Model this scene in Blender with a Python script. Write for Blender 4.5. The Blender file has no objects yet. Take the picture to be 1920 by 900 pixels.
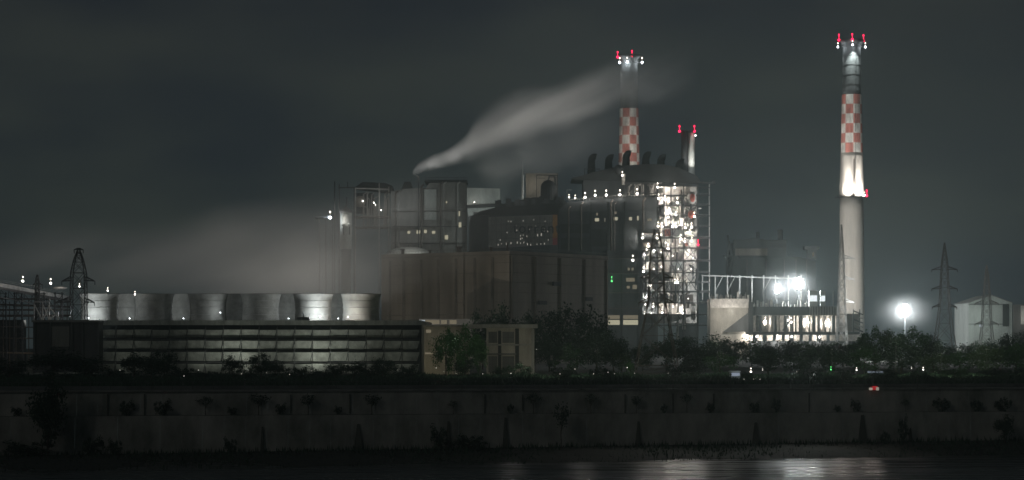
import bpy, bmesh, math, random
from mathutils import Vector, Matrix
R = math.radians
rnd = random.Random(7)
SC = bpy.context.scene
COL = SC.collection
# ------------------------------------------------------------------ camera
F, CAMH, HY = 4000.0, 14.0, 640.0          # focal length in photo pixels, eye height, horizon row
cam_d = bpy.data.cameras.new('camera'); cam = bpy.data.objects.new('camera', cam_d); COL.objects.link(cam)
cam.location = (0, 0, CAMH); cam.rotation_euler = (R(90), 0, 0)
cam_d.sensor_width = 36; cam_d.lens = 36*F/1920; cam_d.shift_y = (HY-450)/1920
cam_d.clip_start = 1; cam_d.clip_end = 20000
SC.camera = cam
# ------------------------------------------------------------------ sky
W = bpy.data.worlds.new('World'); SC.world = W; W.use_nodes = True
nt = W.node_tree; nt.nodes.clear()
wo = nt.nodes.new('ShaderNodeOutputWorld'); bg = nt.nodes.new('ShaderNodeBackground')
tc = nt.nodes.new('ShaderNodeTexCoord'); sep = nt.nodes.new('ShaderNodeSeparateXYZ')
nt.links.new(tc.outputs['Generated'], sep.inputs[0])
cr = nt.nodes.new('ShaderNodeValToRGB'); e = cr.color_ramp.elements      # low cloud lit by the plant and the city
e[0].position = 0.0; e[0].color = (0.029, 0.039, 0.044, 1)
e[1].position = 1.0; e[1].color = (0.012, 0.014, 0.016, 1)
x = e.new(0.07); x.color = (0.027, 0.035, 0.038, 1)
x = e.new(0.16); x.color = (0.0215, 0.0265, 0.0305, 1)
nt.links.new(sep.outputs[2], cr.inputs[0])
mp = nt.nodes.new('ShaderNodeMapping'); mp.inputs['Scale'].default_value = (8, 8, 22); mp.inputs['Rotation'].default_value = (0, R(6), 0)
ns = nt.nodes.new('ShaderNodeTexNoise'); ns.inputs['Scale'].default_value = 1.0; ns.inputs['Detail'].default_value = 3
nt.links.new(tc.outputs['Generated'], mp.inputs[0]); nt.links.new(mp.outputs[0], ns.inputs[0])
cc = nt.nodes.new('ShaderNodeValToRGB'); e = cc.color_ramp.elements
e[0].position = 0.36; e[0].color = (0.74, 0.77, 0.86, 1); e[1].position = 0.66; e[1].color = (1.30, 1.24, 1.08, 1)
nt.links.new(ns.outputs[0], cc.inputs[0])
mx = nt.nodes.new('ShaderNodeMix'); mx.data_type = 'RGBA'; mx.blend_type = 'MULTIPLY'; mx.inputs[0].default_value = 1
nt.links.new(cr.outputs[0], mx.inputs[6]); nt.links.new(cc.outputs[0], mx.inputs[7])
nt.links.new(mx.outputs[2], bg.inputs[0]); bg.inputs[1].default_value = 0.81
nt.links.new(bg.outputs[0], wo.inputs[0])
# ------------------------------------------------------------------ faint moon behind cloud, from the left in front
sd = bpy.data.lights.new('moon', 'SUN'); sd.energy = 0.065; sd.angle = R(8); sd.color = (1.0, 0.94, 0.86)
so = bpy.data.objects.new('moon', sd); COL.objects.link(so); so.rotation_euler = (R(62), 0, R(-38))
# ------------------------------------------------------------------ exposure
SC.view_settings.view_transform = 'Standard'; SC.view_settings.look = 'None'
SC.view_settings.exposure = 0; SC.view_settings.gamma = 1
SC.cycles.use_denoising = True
SC.cycles.max_bounces = 6; SC.cycles.diffuse_bounces = 2; SC.cycles.glossy_bounces = 2; SC.cycles.volume_bounces = 3
SC.cycles.sample_clamp_indirect = 1.5; SC.cycles.sample_clamp_direct = 0
SC.cycles.volume_step_rate = 0.8; SC.cycles.volume_max_steps = 256
HAZE = 1.12e-4

# ================================================================== helpers
def X(px, D): return (px-960)*D/F
def Z(py, D): return CAMH+(HY-py)*D/F
def P(px, py, D): return Vector((X(px, D), D, Z(py, D)))

def origin(o):
    v = Vector((0, 0, 0))
    while o is not None: v += o.location; o = o.parent
    return v

class MB:
    def __init__(s): s.v = []; s.f = []
    def poly(s, pts):
        n = len(s.v); s.v += [Vector(p) for p in pts]; s.f.append(tuple(range(n, n+len(pts)))); return s
    def box(s, x0, x1, y0, y1, z0, z1):
        n = len(s.v)
        s.v += [Vector((x, y, z)) for z in (z0, z1) for x, y in ((x0, y0), (x1, y0), (x1, y1), (x0, y1))]
        s.f += [tuple(n+i for i in q) for q in ((0,3,2,1),(4,5,6,7),(0,1,5,4),(1,2,6,5),(2,3,7,6),(3,0,4,7))]; return s
    def pbox(s, a, b, t, u, D, depth):          # box whose front face is seen from px a..b and py t..u at distance D
        return s.box(X(a, D), X(b, D), D, D+depth, Z(u, D), Z(t, D))
    def bar(s, p, q, w, w2=None, n=4):
        p, q = Vector(p), Vector(q); d = q-p
        if d.length < 1e-6: return s
        d.normalize(); up = Vector((0, 0, 1)) if abs(d.z) < 0.95 else Vector((0, 1, 0))
        a = d.cross(up).normalized(); b = d.cross(a).normalized(); w2 = w if w2 is None else w2
        m = len(s.v); off = math.pi/4 if n == 4 else 0; k = 0.7071 if n == 4 else 0.5
        for c, ww in ((p, w), (q, w2)):
            for i in range(n):
                t = 2*math.pi*i/n+off; s.v.append(c+a*(math.cos(t)*ww*k)+b*(math.sin(t)*ww*k))
        for i in range(n): s.f.append((m+i, m+(i+1) % n, m+n+(i+1) % n, m+n+i))
        s.f.append(tuple(m+i for i in reversed(range(n)))); s.f.append(tuple(m+n+i for i in range(n))); return s
    def lathe(s, cx, cy, prof, n=24, cap=True):
        m = len(s.v)
        for r, z in prof:
            for i in range(n):
                t = 2*math.pi*i/n; s.v.append(Vector((cx+r*math.cos(t), cy+r*math.sin(t), z)))
        for j in range(len(prof)-1):
            for i in range(n):
                s.f.append((m+j*n+i, m+j*n+(i+1) % n, m+(j+1)*n+(i+1) % n, m+(j+1)*n+i))
        if cap:
            s.f.append(tuple(m+i for i in reversed(range(n))))
            k = m+(len(prof)-1)*n; s.f.append(tuple(k+i for i in range(n)))
        return s
    def ball(s, c, r, n=10, sq=1.0):
        c = Vector(c); pr = []
        for j in range(n//2+1):
            t = -math.pi/2+math.pi*j/(n//2); pr.append((max(r*math.cos(t), r*0.02), c.z+r*sq*math.sin(t)))
        return s.lathe(c.x, c.y, pr, n)
    def tube(s, pts, rads, n=10):
        m = len(s.v); pts = [Vector(p) for p in pts]
        for k, p in enumerate(pts):
            d = (pts[min(k+1, len(pts)-1)]-pts[max(k-1, 0)]).normalized()
            b = Vector((0, 1, 0)) if abs(d.y) < 0.9 else Vector((1, 0, 0)); a = d.cross(b).normalized(); b = a.cross(d).normalized()
            for i in range(n):
                t = 2*math.pi*i/n; s.v.append(p+(a*math.cos(t)+b*math.sin(t))*rads[k])
        for k in range(len(pts)-1):
            for i in range(n): s.f.append((m+k*n+i, m+k*n+(i+1) % n, m+(k+1)*n+(i+1) % n, m+(k+1)*n+i))
        s.f.append(tuple(m+i for i in reversed(range(n)))); k = m+(len(pts)-1)*n; s.f.append(tuple(k+i for i in range(n)))
        return s
    def prism(s, prof, y0, y1):                 # profile in x,z extruded along y
        m = len(s.v); n = len(prof)
        s.v += [Vector((x, y0, z)) for x, z in prof]+[Vector((x, y1, z)) for x, z in prof]
        s.f.append(tuple(range(m, m+n))); s.f.append(tuple(m+n+i for i in reversed(range(n))))
        for i in range(n): s.f.append((m+(i+1) % n, m+i, m+n+i, m+n+(i+1) % n))
        return s
    def build(s, name, mat, parent=None, smooth=False, kind=None, label=None):
        o0 = origin(parent); me = bpy.data.meshes.new(name)
        me.from_pydata([tuple(v-o0) for v in s.v], [], s.f); me.update()
        me.materials.append(mat)
        if smooth:
            for p in me.polygons: p.use_smooth = True
        o = bpy.data.objects.new(name, me); COL.objects.link(o); o.parent = parent
        if kind: o['kind'] = kind
        if label: o['label'] = label
        return o

def thing(name, label, cat, loc=(0, 0, 0), group=None, obj=None):
    o = obj
    if o is None:
        o = bpy.data.objects.new(name, None); COL.objects.link(o); o.location = loc; o.empty_display_size = 2
    o['label'] = label; o['category'] = cat
    if group: o['group'] = group
    return o

def copy_tree(o, parent=None):
    c = o.copy(); COL.objects.link(c); c.parent = parent
    for ch in list(o.children):
        if ch.name in bpy.data.objects: copy_tree(ch, c)
    return c

ORD = ['first', 'second', 'third', 'fourth', 'fifth', 'sixth', 'seventh', 'eighth', 'ninth', 'tenth', 'eleventh', 'twelfth',
       'thirteenth', 'fourteenth', 'fifteenth', 'sixteenth', 'seventeenth', 'eighteenth', 'nineteenth', 'twentieth']
def ordi(i, n):
    if n == 1: return 'the only one'
    if i == 0: return 'leftmost'
    if i == n-1: return 'rightmost'
    return ORD[i]+' from the left' if i <= n//2 else ORD[n-1-i]+' from the right'

# ------------------------------------------------------------------ materials
def mat(name, col, rough=0.85, var=0.25, scale=0.15, streak=None, metal=0.0, bump=0.0, grime=None):
    m = bpy.data.materials.new(name); m.use_nodes = True; t = m.node_tree; b = t.nodes['Principled BSDF']
    b.inputs['Roughness'].default_value = rough; b.inputs['Metallic'].default_value = metal
    tc = t.nodes.new('ShaderNodeTexCoord'); mp = t.nodes.new('ShaderNodeMapping')
    mp.inputs['Scale'].default_value = streak if streak else (1, 1, 1)
    n = t.nodes.new('ShaderNodeTexNoise'); n.inputs['Scale'].default_value = scale; n.inputs['Detail'].default_value = 6
    n.inputs['Roughness'].default_value = 0.65
    t.links.new(tc.outputs['Object'], mp.inputs[0]); t.links.new(mp.outputs[0], n.inputs[0])
    r = t.nodes.new('ShaderNodeValToRGB'); g = grime or tuple(c*(1-var)*0.8 for c in col)
    r.color_ramp.elements[0].position = 0.3; r.color_ramp.elements[0].color = (*g, 1)
    r.color_ramp.elements[1].position = 0.68; r.color_ramp.elements[1].color = (*[min(1, c*(1+var*0.5)) for c in col], 1)
    t.links.new(n.outputs[0], r.inputs[0]); t.links.new(r.outputs[0], b.inputs['Base Color'])
    if bump:
        bp = t.nodes.new('ShaderNodeBump'); bp.inputs['Strength'].default_value = bump; bp.inputs['Distance'].default_value = 0.3
        t.links.new(n.outputs[0], bp.inputs['Height']); t.links.new(bp.outputs[0], b.inputs['Normal'])
    return m
def emit(name, col, strength):
    m = bpy.data.materials.new(name); m.use_nodes = True; t = m.node_tree; t.nodes.clear()
    o = t.nodes.new('ShaderNodeOutputMaterial'); e = t.nodes.new('ShaderNodeEmission')
    e.inputs[0].default_value = (*col, 1); e.inputs[1].default_value = strength
    t.links.new(e.outputs[0], o.inputs[0]); m.cycles.emission_sampling = 'NONE'; return m

M = dict(
 ground=mat('ground_soil', (0.03, 0.035, 0.022), 1, .4, .05),
 road=mat('asphalt', (0.05, 0.05, 0.05), .9, .3, .3),
 bank=mat('bank_soil', (0.03, 0.035, 0.028), 1, .5, .2, bump=.5),
 riverwall=mat('river_wall_concrete', (0.36, 0.35, 0.32), .95, .5, .10, (1, 1, .5), grime=(0.11, 0.12, 0.10)),
 coping=mat('coping_concrete', (0.24, 0.235, 0.22), .9, .3, .3),
 stain=mat('damp_concrete', (0.08, 0.085, 0.07), .9, .4, .4, (1, 1, .2)),
 concrete=mat('grey_concrete', (0.30, 0.30, 0.28), .9, .35, .12, (1, 1, .25)),
 darkconc=mat('dark_concrete', (0.14, 0.145, 0.145), .9, .4, .1, (1, 1, .25)),
 shell=mat('chimney_concrete', (0.46, 0.42, 0.37), .85, .25, .06, (1, 1, .12)),
 louvre=mat('louvre_board', (0.42, 0.44, 0.40), .7, .35, .35, (1, 1, .4)),
 fan=mat('fan_stack_shell', (0.30, 0.30, 0.27), 1.0, .2, .3, (1, 1, 1)),
 cladding=mat('brown_cladding', (0.25, 0.225, 0.19), .85, .45, .05, (1, 1, .12)),
 rib=mat('dark_rib', (0.17, 0.155, 0.135), .85, .3, .1),
 dark=mat('dark_sheeting', (0.075, 0.085, 0.09), .8, .35, .08, (1, 1, .2)),
 darker=mat('sooty_sheeting', (0.035, 0.04, 0.042), .8, .4, .1),
 steel=mat('dark_steel', (0.06, 0.06, 0.06), .6, .3, .4),
 rust=mat('weathered_steel', (0.12, 0.10, 0.085), .8, .4, .5),
 lsteel=mat('galvanised_steel', (0.42, 0.42, 0.40), .5, .25, .4, metal=.2),
 paint=mat('pale_lagging', (0.60, 0.57, 0.52), .5, .35, .35),
 white=mat('white_sheeting', (0.62, 0.66, 0.62), .7, .2, .08, (1, 1, .3)),
 beige=mat('beige_plaster', (0.38, 0.36, 0.315), .85, .3, .15, (1, 1, .4)),
 red=mat('red_paint', (0.62, 0.16, 0.11), .7, .3, .4),
 checkred=mat('faded_red_paint', (0.40, 0.145, 0.115), .85, .6, .22, (1, 1, .25)),
 checkwhite=mat('faded_white_paint', (0.54, 0.53, 0.48), .85, .5, .22, (1, 1, .25)),
 soot=mat('sooty_windshield', (0.11, 0.12, 0.12), .7, .4, .12, (1, 1, .5)),
 orange=mat('orange_panel', (0.42, 0.20, 0.05), .6, .2, .2),
 leafa=mat('leaf_dark', (0.03, 0.068, 0.04), .9, .4, .3),
 leafb=mat('leaf_green', (0.05, 0.15, 0.04), .85, .4, .3),
 leafc=mat('leaf_olive', (0.07, 0.13, 0.045), .85, .4, .3),
 bark=mat('bark', (0.08, 0.065, 0.05), .95, .4, 1.0),
 eW=emit('lamp_white', (1.0, .93, .86), 9), eWu=emit('ghost_glow_white', (1.0, .86, .74), 5), eB=emit('lamp_cold_white', (.88, .93, 1.0), 14), eR=emit('lamp_red', (1.0, .012, .07), 4.5),
 eG=emit('lamp_green', (.15, 1.0, .25), 1.6), eWin=emit('lit_window_warm', (1.0, .93, .66), .42), eWin2=emit('lit_window_cold', (.85, .95, 1.0), .4),
 eDim=emit('lit_window_dim', (1.0, .86, .6), .16), eFl=emit('flood_bank', (1, 1, .97), 26), eSp=emit('path_light', (1.0, .96, .85), 1.5),
)

# ------------------------------------------------------------------ lamps
def point(loc, energy, col=(1, .93, .86), parent=None):
    l = bpy.data.lights.new('lamp_light', 'POINT'); l.energy = energy; l.color = col; l.shadow_soft_size = 0.0
    o = bpy.data.objects.new('lamp_light', l); COL.objects.link(o); o.parent = parent
    o.location = Vector(loc)-origin(parent); return o
def spot(loc, target, energy, ang, col=(1, .95, .9), blend=.6, parent=None):
    l = bpy.data.lights.new('spot_light', 'SPOT'); l.energy = energy; l.color = col; l.shadow_soft_size = 0.0
    l.spot_size = R(ang); l.spot_blend = blend
    o = bpy.data.objects.new('spot_light', l); COL.objects.link(o); o.parent = parent
    o.location = Vector(loc)-origin(parent)
    o.rotation_euler = (Vector(target)-Vector(loc)).to_track_quat('-Z', 'Y').to_euler(); return o

_lampproto = {}
def lamp(px, py, D, label, energy=900, kind='W', s=1.0, group=None, name='yard_lamp', cat='lamp', pole=6.0, two=True, off=(0, -2.2, 0.4)):
    """a post with a main lantern and a smaller added glow above it as its ghost image"""
    p = P(px, py, D); key = (kind, round(pole, 1), two, name, round(s, 2))
    if key not in _lampproto:
        t = thing(name, label, cat, (0, 0, 0))
        mm = {'W': M['eW'], 'B': M['eB'], 'R': M['eR'], 'G': M['eG'], 'S': M['eSp']}[kind]
        mu = {'W': M['eWu'], 'B': M['eWu'], 'R': M['eR'], 'G': M['eG'], 'S': M['eSp']}[kind]
        k = D/2000.0
        top = 4.6*s*k if two else 0.9*s*k
        MB().bar((0, 0.3, -pole), (0, 0.3, top), 0.30*k, 0.2*k).build('pole', M['steel'], t)
        MB().ball((0, 0, 0), 1.05*s*k, 10, 1.0).build('lantern', mm, t, True)
        if two:
            MB().ball((0, 0, 4.0*s*k), 0.6*s*k, 8, 1.6).build('lantern', mu, t, True)  # added upper glow and streak stand for the lamp's camera-shake ghost
            MB().bar((0, -0.35*k, 1.0*s*k), (0, -0.35*k, 3.4*s*k), 0.3*s*k).build('ghost_streak', M['eWin'] if kind in 'WB' else mu, t)
        t.location = p
    else:
        t = copy_tree(_lampproto[key])
        for ch in list(t.children):
            if ch.type == 'LIGHT': bpy.data.objects.remove(ch)
        t.location = p; thing(None, label, cat, group=None, obj=t)
        if 'group' in t: del t['group']
    _lampproto.setdefault(key, t)
    if group: t['group'] = group
    if energy:
        c = {'W': (1, .92, .84), 'B': (.88, .94, 1), 'R': (1, .03, .06), 'G': (.15, 1, .3), 'S': (1, .95, .85)}[kind]
        point(p+Vector(off), energy, c, t)
    return t

# ================================================================== THE SETTING
def wallD(px): return 590+(px/1920.0)*42
def wall_pt(px, z, back=0.0):
    D = wallD(px); return Vector((X(px, D), D+back, z))
g = MB()
xs = [-900, 0, 480, 960, 1440, 1920, 2900]
for a, b in zip(xs, xs[1:]):
    p, q = wall_pt(a, 0, 3.6), wall_pt(b, 0, 3.6)
    g.poly([p, q, Vector((q.x*(7.2 if b > 1920 else 7), 4100, 0)) , Vector((p.x*7, 4100, 0))])
g.build('ground', M['ground'], kind='structure')
wm = bpy.data.materials.new('river_water'); wm.use_nodes = True; t = wm.node_tree; b = t.nodes['Principled BSDF']
b.inputs['Base Color'].default_value = (0.02, 0.024, 0.022, 1); b.inputs['Roughness'].default_value = 0.3; b.inputs['IOR'].default_value = 1.33
tcn = t.nodes.new('ShaderNodeTexCoord'); mpn = t.nodes.new('ShaderNodeMapping'); mpn.inputs['Scale'].default_value = (.06, .8, 1)
n1 = t.nodes.new('ShaderNodeTexNoise'); n1.inputs['Scale'].default_value = 1; n1.inputs['Detail'].default_value = 5
bp = t.nodes.new('ShaderNodeBump'); bp.inputs['Strength'].default_value = .8; bp.inputs['Distance'].default_value = .5
t.links.new(tcn.outputs['Object'], mpn.inputs[0]); t.links.new(mpn.outputs[0], n1.inputs[0]); t.links.new(n1.outputs[0], bp.inputs['Height'])
mp2 = t.nodes.new('ShaderNodeMapping'); mp2.inputs['Scale'].default_value = (.018, .13, 1); n2 = t.nodes.new('ShaderNodeTexNoise'); n2.inputs['Scale'].default_value = 1; n2.inputs['Detail'].default_value = 4
bp2 = t.nodes.new('ShaderNodeBump'); bp2.inputs['Strength'].default_value = 1; bp2.inputs['Distance'].default_value = 1.6
t.links.new(tcn.outputs['Object'], mp2.inputs[0]); t.links.new(mp2.outputs[0], n2.inputs[0]); t.links.new(n2.outputs[0], bp2.inputs['Height']); t.links.new(bp.outputs[0], bp2.inputs['Normal']); t.links.new(bp2.outputs[0], b.inputs['Normal'])
mp3 = t.nodes.new('ShaderNodeMapping'); mp3.inputs['Scale'].default_value = (.022, .16, 1); n3 = t.nodes.new('ShaderNodeTexNoise'); n3.inputs['Scale'].default_value = 1; n3.inputs['Detail'].default_value = 5
r3 = t.nodes.new('ShaderNodeMapRange'); r3.inputs[1].default_value = .38; r3.inputs[2].default_value = .62; r3.inputs[3].default_value = .12; r3.inputs[4].default_value = .45
t.links.new(tcn.outputs['Object'], mp3.inputs[0]); t.links.new(mp3.outputs[0], n3.inputs[0]); t.links.new(n3.outputs[0], r3.inputs[0]); t.links.new(r3.outputs[0], b.inputs['Roughness'])
MB().poly([(-1400, -60, -18), (1400, -60, -18), (1400, 640, -18), (-1400, 640, -18)]).build('water', wm, kind='structure')
# muddy bank under the wall
def bankz(px): return -17.7+(px/1920.0)*2.6
bk = MB(); N = 90; rows = 7; grid = []
for i in range(N+1):
    px = -300+2500*i/N; rowp = []
    a = wall_pt(px, bankz(px), 0.6)
    ed = 506+(px/1920.0)*92; e = Vector((X(px, ed), ed, -18.35))
    for j in range(rows+1):
        tt = j/rows; q = a.lerp(e, tt); w = math.sin(math.pi*min(1, tt*1.05))
        q.z += w*(0.5*math.sin(px*.013)+rnd.uniform(-.25, .35)); q.y += (rnd.uniform(-2.4, 2.4) if j == rows else 0)
        rowp.append(len(bk.v)); bk.v.append(q)
    grid.append(rowp)
for i in range(N):
    for j in range(rows): bk.f.append((grid[i][j], grid[i+1][j], grid[i+1][j+1], grid[i][j+1]))
bk.build('river_bank', M['bank'], kind='structure', smooth=True)

# river wall in two steps with a planted ledge
rw = thing('river_wall', 'long stained concrete river wall in two steps above the muddy bank', 'wall', (0, 611, -9))
low, up, cop, ledge = MB(), MB(), MB(), MB()
segs = list(range(-300, 2300, 40))
ZL = -6.8
for a, b in zip(segs, segs[1:]):
    for mb, z0, z1, bk0, bk1 in ((low, -19, ZL, 0, -0.0), (up, ZL-.5, -.05, 2.6, 2.6)):
        p, q = wall_pt(a, z0, bk0), wall_pt(b-.12, z0, bk0); p2, q2 = wall_pt(a, z1, bk0+.35), wall_pt(b-.12, z1, bk0+.35)
        j = rnd.uniform(-.04, .04)
        for v in (p, q, p2, q2): v.y += j
        mb.poly([p, q, q2, p2])
    ledge.poly([wall_pt(a, ZL, .3), wall_pt(b, ZL, .3), wall_pt(b, ZL, 3.2), wall_pt(a, ZL, 3.2)])
    p, q = wall_pt(a, 0, 2.4), wall_pt(b, 0, 2.4)
    n = len(cop.v); cop.v += [p+Vector((0, 0, -.25)), q+Vector((0, 0, -.25)), q+Vector((0, 0, .3)), p+Vector((0, 0, .3)), p+Vector((0, 1.3, .3)), q+Vector((0, 1.3, .3))]
    cop.f += [(n, n+1, n+2, n+3), (n+3, n+2, n+5, n+4)]
low.build('lower_wall', M['riverwall'], rw); up.build('upper_wall', M['riverwall'], rw)
ledge.build('ledge', M['bank'], rw); cop.build('coping', M['coping'], rw)
for px, w, top in ((672, 1.3, 795), (948, 1.0, 783), (1197, 1.0, 790), (1417, 1.2, 792), (1617, 1.4, 778), (1707, .7, 802), (492, .6, 800), (841, .9, 790)):
    D = wallD(px); zt = Z(top, D); zb = bankz(px)-.8; x = X(px, D)
    MB().poly([(x-w, D-.1, zb), (x-w, D-.7, zb), (x-w*.25, D-.1, zt), (x-w*.25, D+.3, zt)]).poly([(x-w, D-.7, zb), (x+w, D-.7, zb), (x+w*.3, D-.1, zt), (x-w*.3, D-.1, zt)]).poly([(x+w, D-.7, zb), (x+w, D, zb), (x+w*.3, D+.2, zt), (x+w*.3, D-.1, zt)]).build('drain_buttress', M['stain'], rw)
for px, top, bot in ((202, 739, 792), (271, 739, 780), (545, 740, 775), (656, 739, 775), (909, 739, 775), (1338, 738, 770), (1172, 739, 780), (1262, 738, 775), (1517, 737, 775), (980, 740, 770)):
    D = wallD(px)+2.45; x = X(px, D)
    MB().box(x-.16, x+.16, D-.12, D+.3, Z(bot, D), Z(top, D)).build('drain_pipe', M['stain'], rw)
MB().poly([wall_pt(-300, .06, 7), wall_pt(2300, .06, 7), wall_pt(2300, .06, 19), wall_pt(-300, .06, 19)]).build('road', M['road'], kind='structure')
# low parapet along the road
pr = thing('road_parapet', 'low dark parapet along the road above the river wall', 'parapet', (0, 640, 0))
q = MB()
for a, b in zip(segs, segs[1:]):
    p0, p1 = wall_pt(a, 0, 22), wall_pt(b-1, 0, 22); q.bar(p0+Vector((0, 0, .5)), p1+Vector((0, 0, .5)), 1.1)
q.build('parapet', M['darkconc'], pr)
q = MB()
for a in range(-300, 2300, 20): q.bar(wall_pt(a, 1.0, 22), wall_pt(a, 2.3, 22), .1)
q.bar(wall_pt(-300, 2.2, 22), wall_pt(2300, 2.2, 22), .12); q.build('handrail', M['steel'], pr)
# grass on the bank
gr = MB()
for i in range(5200):
    px = rnd.uniform(-20, 1940); D0 = wallD(px); f = rnd.random()**1.6
    ed = 506+(px/1920.0)*92; D = D0+(ed-D0)*f*.93; x = X(px, D); z = bankz(px)+( -18.3-bankz(px))*f*.93
    h = rnd.uniform(.3, 1.3)*(1.5 if f < .3 else .8); a = rnd.uniform(0, 3.14)
    gr.poly([(x-.22*math.cos(a), D-.22*math.sin(a), z-.2), (x+.22*math.cos(a), D+.22*math.sin(a), z-.2), (x+rnd.uniform(-.4, .4), D, z+h)])
gr.build('bank_grass', M['leafa'], kind='stuff')
gr = MB()
for i in range(9000):
    px = rnd.uniform(-20, 1940); D = wallD(px)+rnd.uniform(26, 90); x = X(px, D); h = rnd.uniform(.5, 2.4)*(1+.5*math.sin(px*.05)*math.sin(px*.017)); a = rnd.uniform(0, 3.14); w = rnd.uniform(.3, .7)
    gr.poly([(x-w*math.cos(a), D-w*math.sin(a), -.2), (x+w*math.cos(a), D+w*math.sin(a), -.2), (x+rnd.uniform(-.8, .8), D+rnd.uniform(-.5, .5), h)])
for i in range(16000):
    px = rnd.uniform(-20, 1940); D = wallD(px)+rnd.uniform(90, 260); x = X(px, D); h = rnd.uniform(.5, 1.5)*(1+.5*math.sin(px*.05)*math.sin(px*.017)); a = rnd.uniform(0, 3.14); w = rnd.uniform(.5, 1.1)
    gr.poly([(x-w*math.cos(a), D-w*math.sin(a), -.2), (x+w*math.cos(a), D+w*math.sin(a), -.2), (x+rnd.uniform(-.8, .8), D+rnd.uniform(-.5, .5), h)])
gr.build('undergrowth', M['leafa'], kind='stuff')

# ================================================================== TREES
def crown_mesh(seed, spread, leaves, leaf, flat=1.0, low=.28):
    r = random.Random(seed); mb = MB(); clumps = []
    for i in range(34):
        while True:
            v = Vector((r.uniform(-1, 1), r.uniform(-1, 1), r.uniform(-1, 1)))
            if v.length < 1: break
        v = v.normalized()*(.45+.5*r.random())
        clumps.append((Vector((v.x*spread, v.y*spread, low+(1-low)*.5+v.z*(1-low)*.46*flat)), r.uniform(.11, .20)))
    for i in range(leaves):
        c, cr_ = clumps[r.randrange(len(clumps))]
        d = Vector((r.gauss(0, 1), r.gauss(0, 1), r.gauss(0, .8))); d = d.normalized()*cr_*(r.random()**.4)*1.05
        p = c+d; a = Vector((r.gauss(0, 1), r.gauss(0, 1), r.gauss(0, .6))).normalized(); b = a.cross(Vector((r.gauss(0, 1), r.gauss(0, 1), r.gauss(0, 1)))).normalized()
        s = leaf*r.uniform(.6, 1.4); mb.poly([p-a*s, p-b*s*.6, p+a*s, p+b*s*.6])
    return mb, clumps
TREES = []
def make_tree(seed, spread, leaf_mat, leaves=2600, leaf=.026, low=.08, name='broadleaf_tree'):
    root = bpy.data.objects.new(name, None); COL.objects.link(root)
    mb, cl = crown_mesh(seed, spread, leaves, leaf, low=low)
    mb.build('crown', leaf_mat, root)
    tr = MB(); tr.tube([(0, 0, -.03), (.01, 0, .15), (-.01, .01, .35), (.015, 0, .6)], [.026, .02, .016, .007], 7)
    for c, _ in cl[:9]:
        z0 = rnd.uniform(.25, .5); tr.bar((0, 0, z0), c, .014, .004, 5)
    tr.build('trunk', M['bark'], root)
    return root
def proto_for(kind):
    return {'dark': PD, 'green': PG, 'olive': PO, 'sparse': PS, 'tall': PT, 'bush': PB}[kind]
PD = [make_tree(1, .46, M['leafa']), make_tree(2, .40, M['leafa'])]
PG = [make_tree(3, .44, M['leafb']), make_tree(4, .5, M['leafb'])]
PO = [make_tree(5, .42, M['leafc'])]
PS = [make_tree(6, .40, M['leafa'], 420, .035, .45, 'small_tree'), make_tree(7, .5, M['leafa'], 360, .035, .5, 'small_tree')]
PT = [make_tree(8, .26, M['leafa'], 2000, .022, .05)]
PB = [make_tree(9, .62, M['leafa'], 1400, .04, -.05, 'bush')]
used = set()
def tree(kind, px, top, D, label, group, wpx=None, base=0.0, cat='tree'):
    ps = proto_for(kind); pr_ = ps[rnd.randrange(len(ps))]
    if pr_.name in used: t = copy_tree(pr_)
    else: t = pr_; used.add(pr_.name)
    h = Z(top, D)-base
    sp = {'dark': .43, 'green': .47, 'olive': .42, 'sparse': .45, 'tall': .26, 'bush': .62}[kind]
    w = h if wpx is None else (wpx*D/F)/(2*(sp+.12))
    t.location = (X(px, D), D, base); t.scale = (w, w, h*.97); t.rotation_euler = (0, 0, rnd.uniform(0, 6.28))
    thing(None, label, cat, group=group, obj=t); return t

def tree_row(items, D, where, group, kinds=None):
    n = len(items)
    for i, it in enumerate(items):
        px, top, w, kind = it; d = D+rnd.uniform(-12, 12)
        adj = {'dark': 'dark round-crowned tree', 'green': 'leafy green tree', 'olive': 'olive green tree', 'tall': 'slender dark tree', 'sparse': 'thin open-crowned tree', 'bush': 'dark spreading bush'}[kind]
        tree(kind, px, top, d, '%s %s, %s' % (adj, where, ordi(i, n)), group, w, cat='bush' if kind == 'bush' else 'tree')

# silhouettes before the cooling tower
tree_row([(18, 668, 90, 'dark'), (100, 650, 130, 'dark'), (160, 662, 100, 'dark'), (214, 688, 60, 'bush'), (252, 656, 78, 'dark'), (284, 664, 60, 'dark'), (308, 652, 60, 'dark'), (342, 684, 70, 'bush'), (384, 692, 60, 'bush'), (437, 663, 58, 'dark'), (462, 684, 50, 'bush'), (489, 656, 60, 'dark'),
          (516, 672, 50, 'dark'), (560, 683, 70, 'bush'), (604, 688, 60, 'bush'), (628, 678, 54, 'dark'), (664, 674, 66, 'dark'), (690, 684, 50, 'bush'), (717, 668, 64, 'dark'), (762, 680, 70, 'bush')],
         790, 'in front of the louvred cooling tower', 'trees in front of the cooling tower')
tree_row([(836, 606, 60, 'green'), (872, 602, 78, 'green'), (868, 664, 62, 'dark'), (900, 630, 36, 'green'), (975, 676, 60, 'bush'), (940, 684, 50, 'bush')],
         845, 'between cooling tower and flat-roofed building', 'trees between the cooling tower and the flat-roofed building')
tree_row([(905, 572, 60, 'dark'), (950, 563, 84, 'dark'), (1000, 574, 60, 'dark'), (1040, 566, 70, 'tall'), (1082, 560, 90, 'dark'), (1120, 580, 60, 'dark')],
         1060, 'rising in front of the brown-clad building', 'tall trees in front of the brown-clad building')
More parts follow.
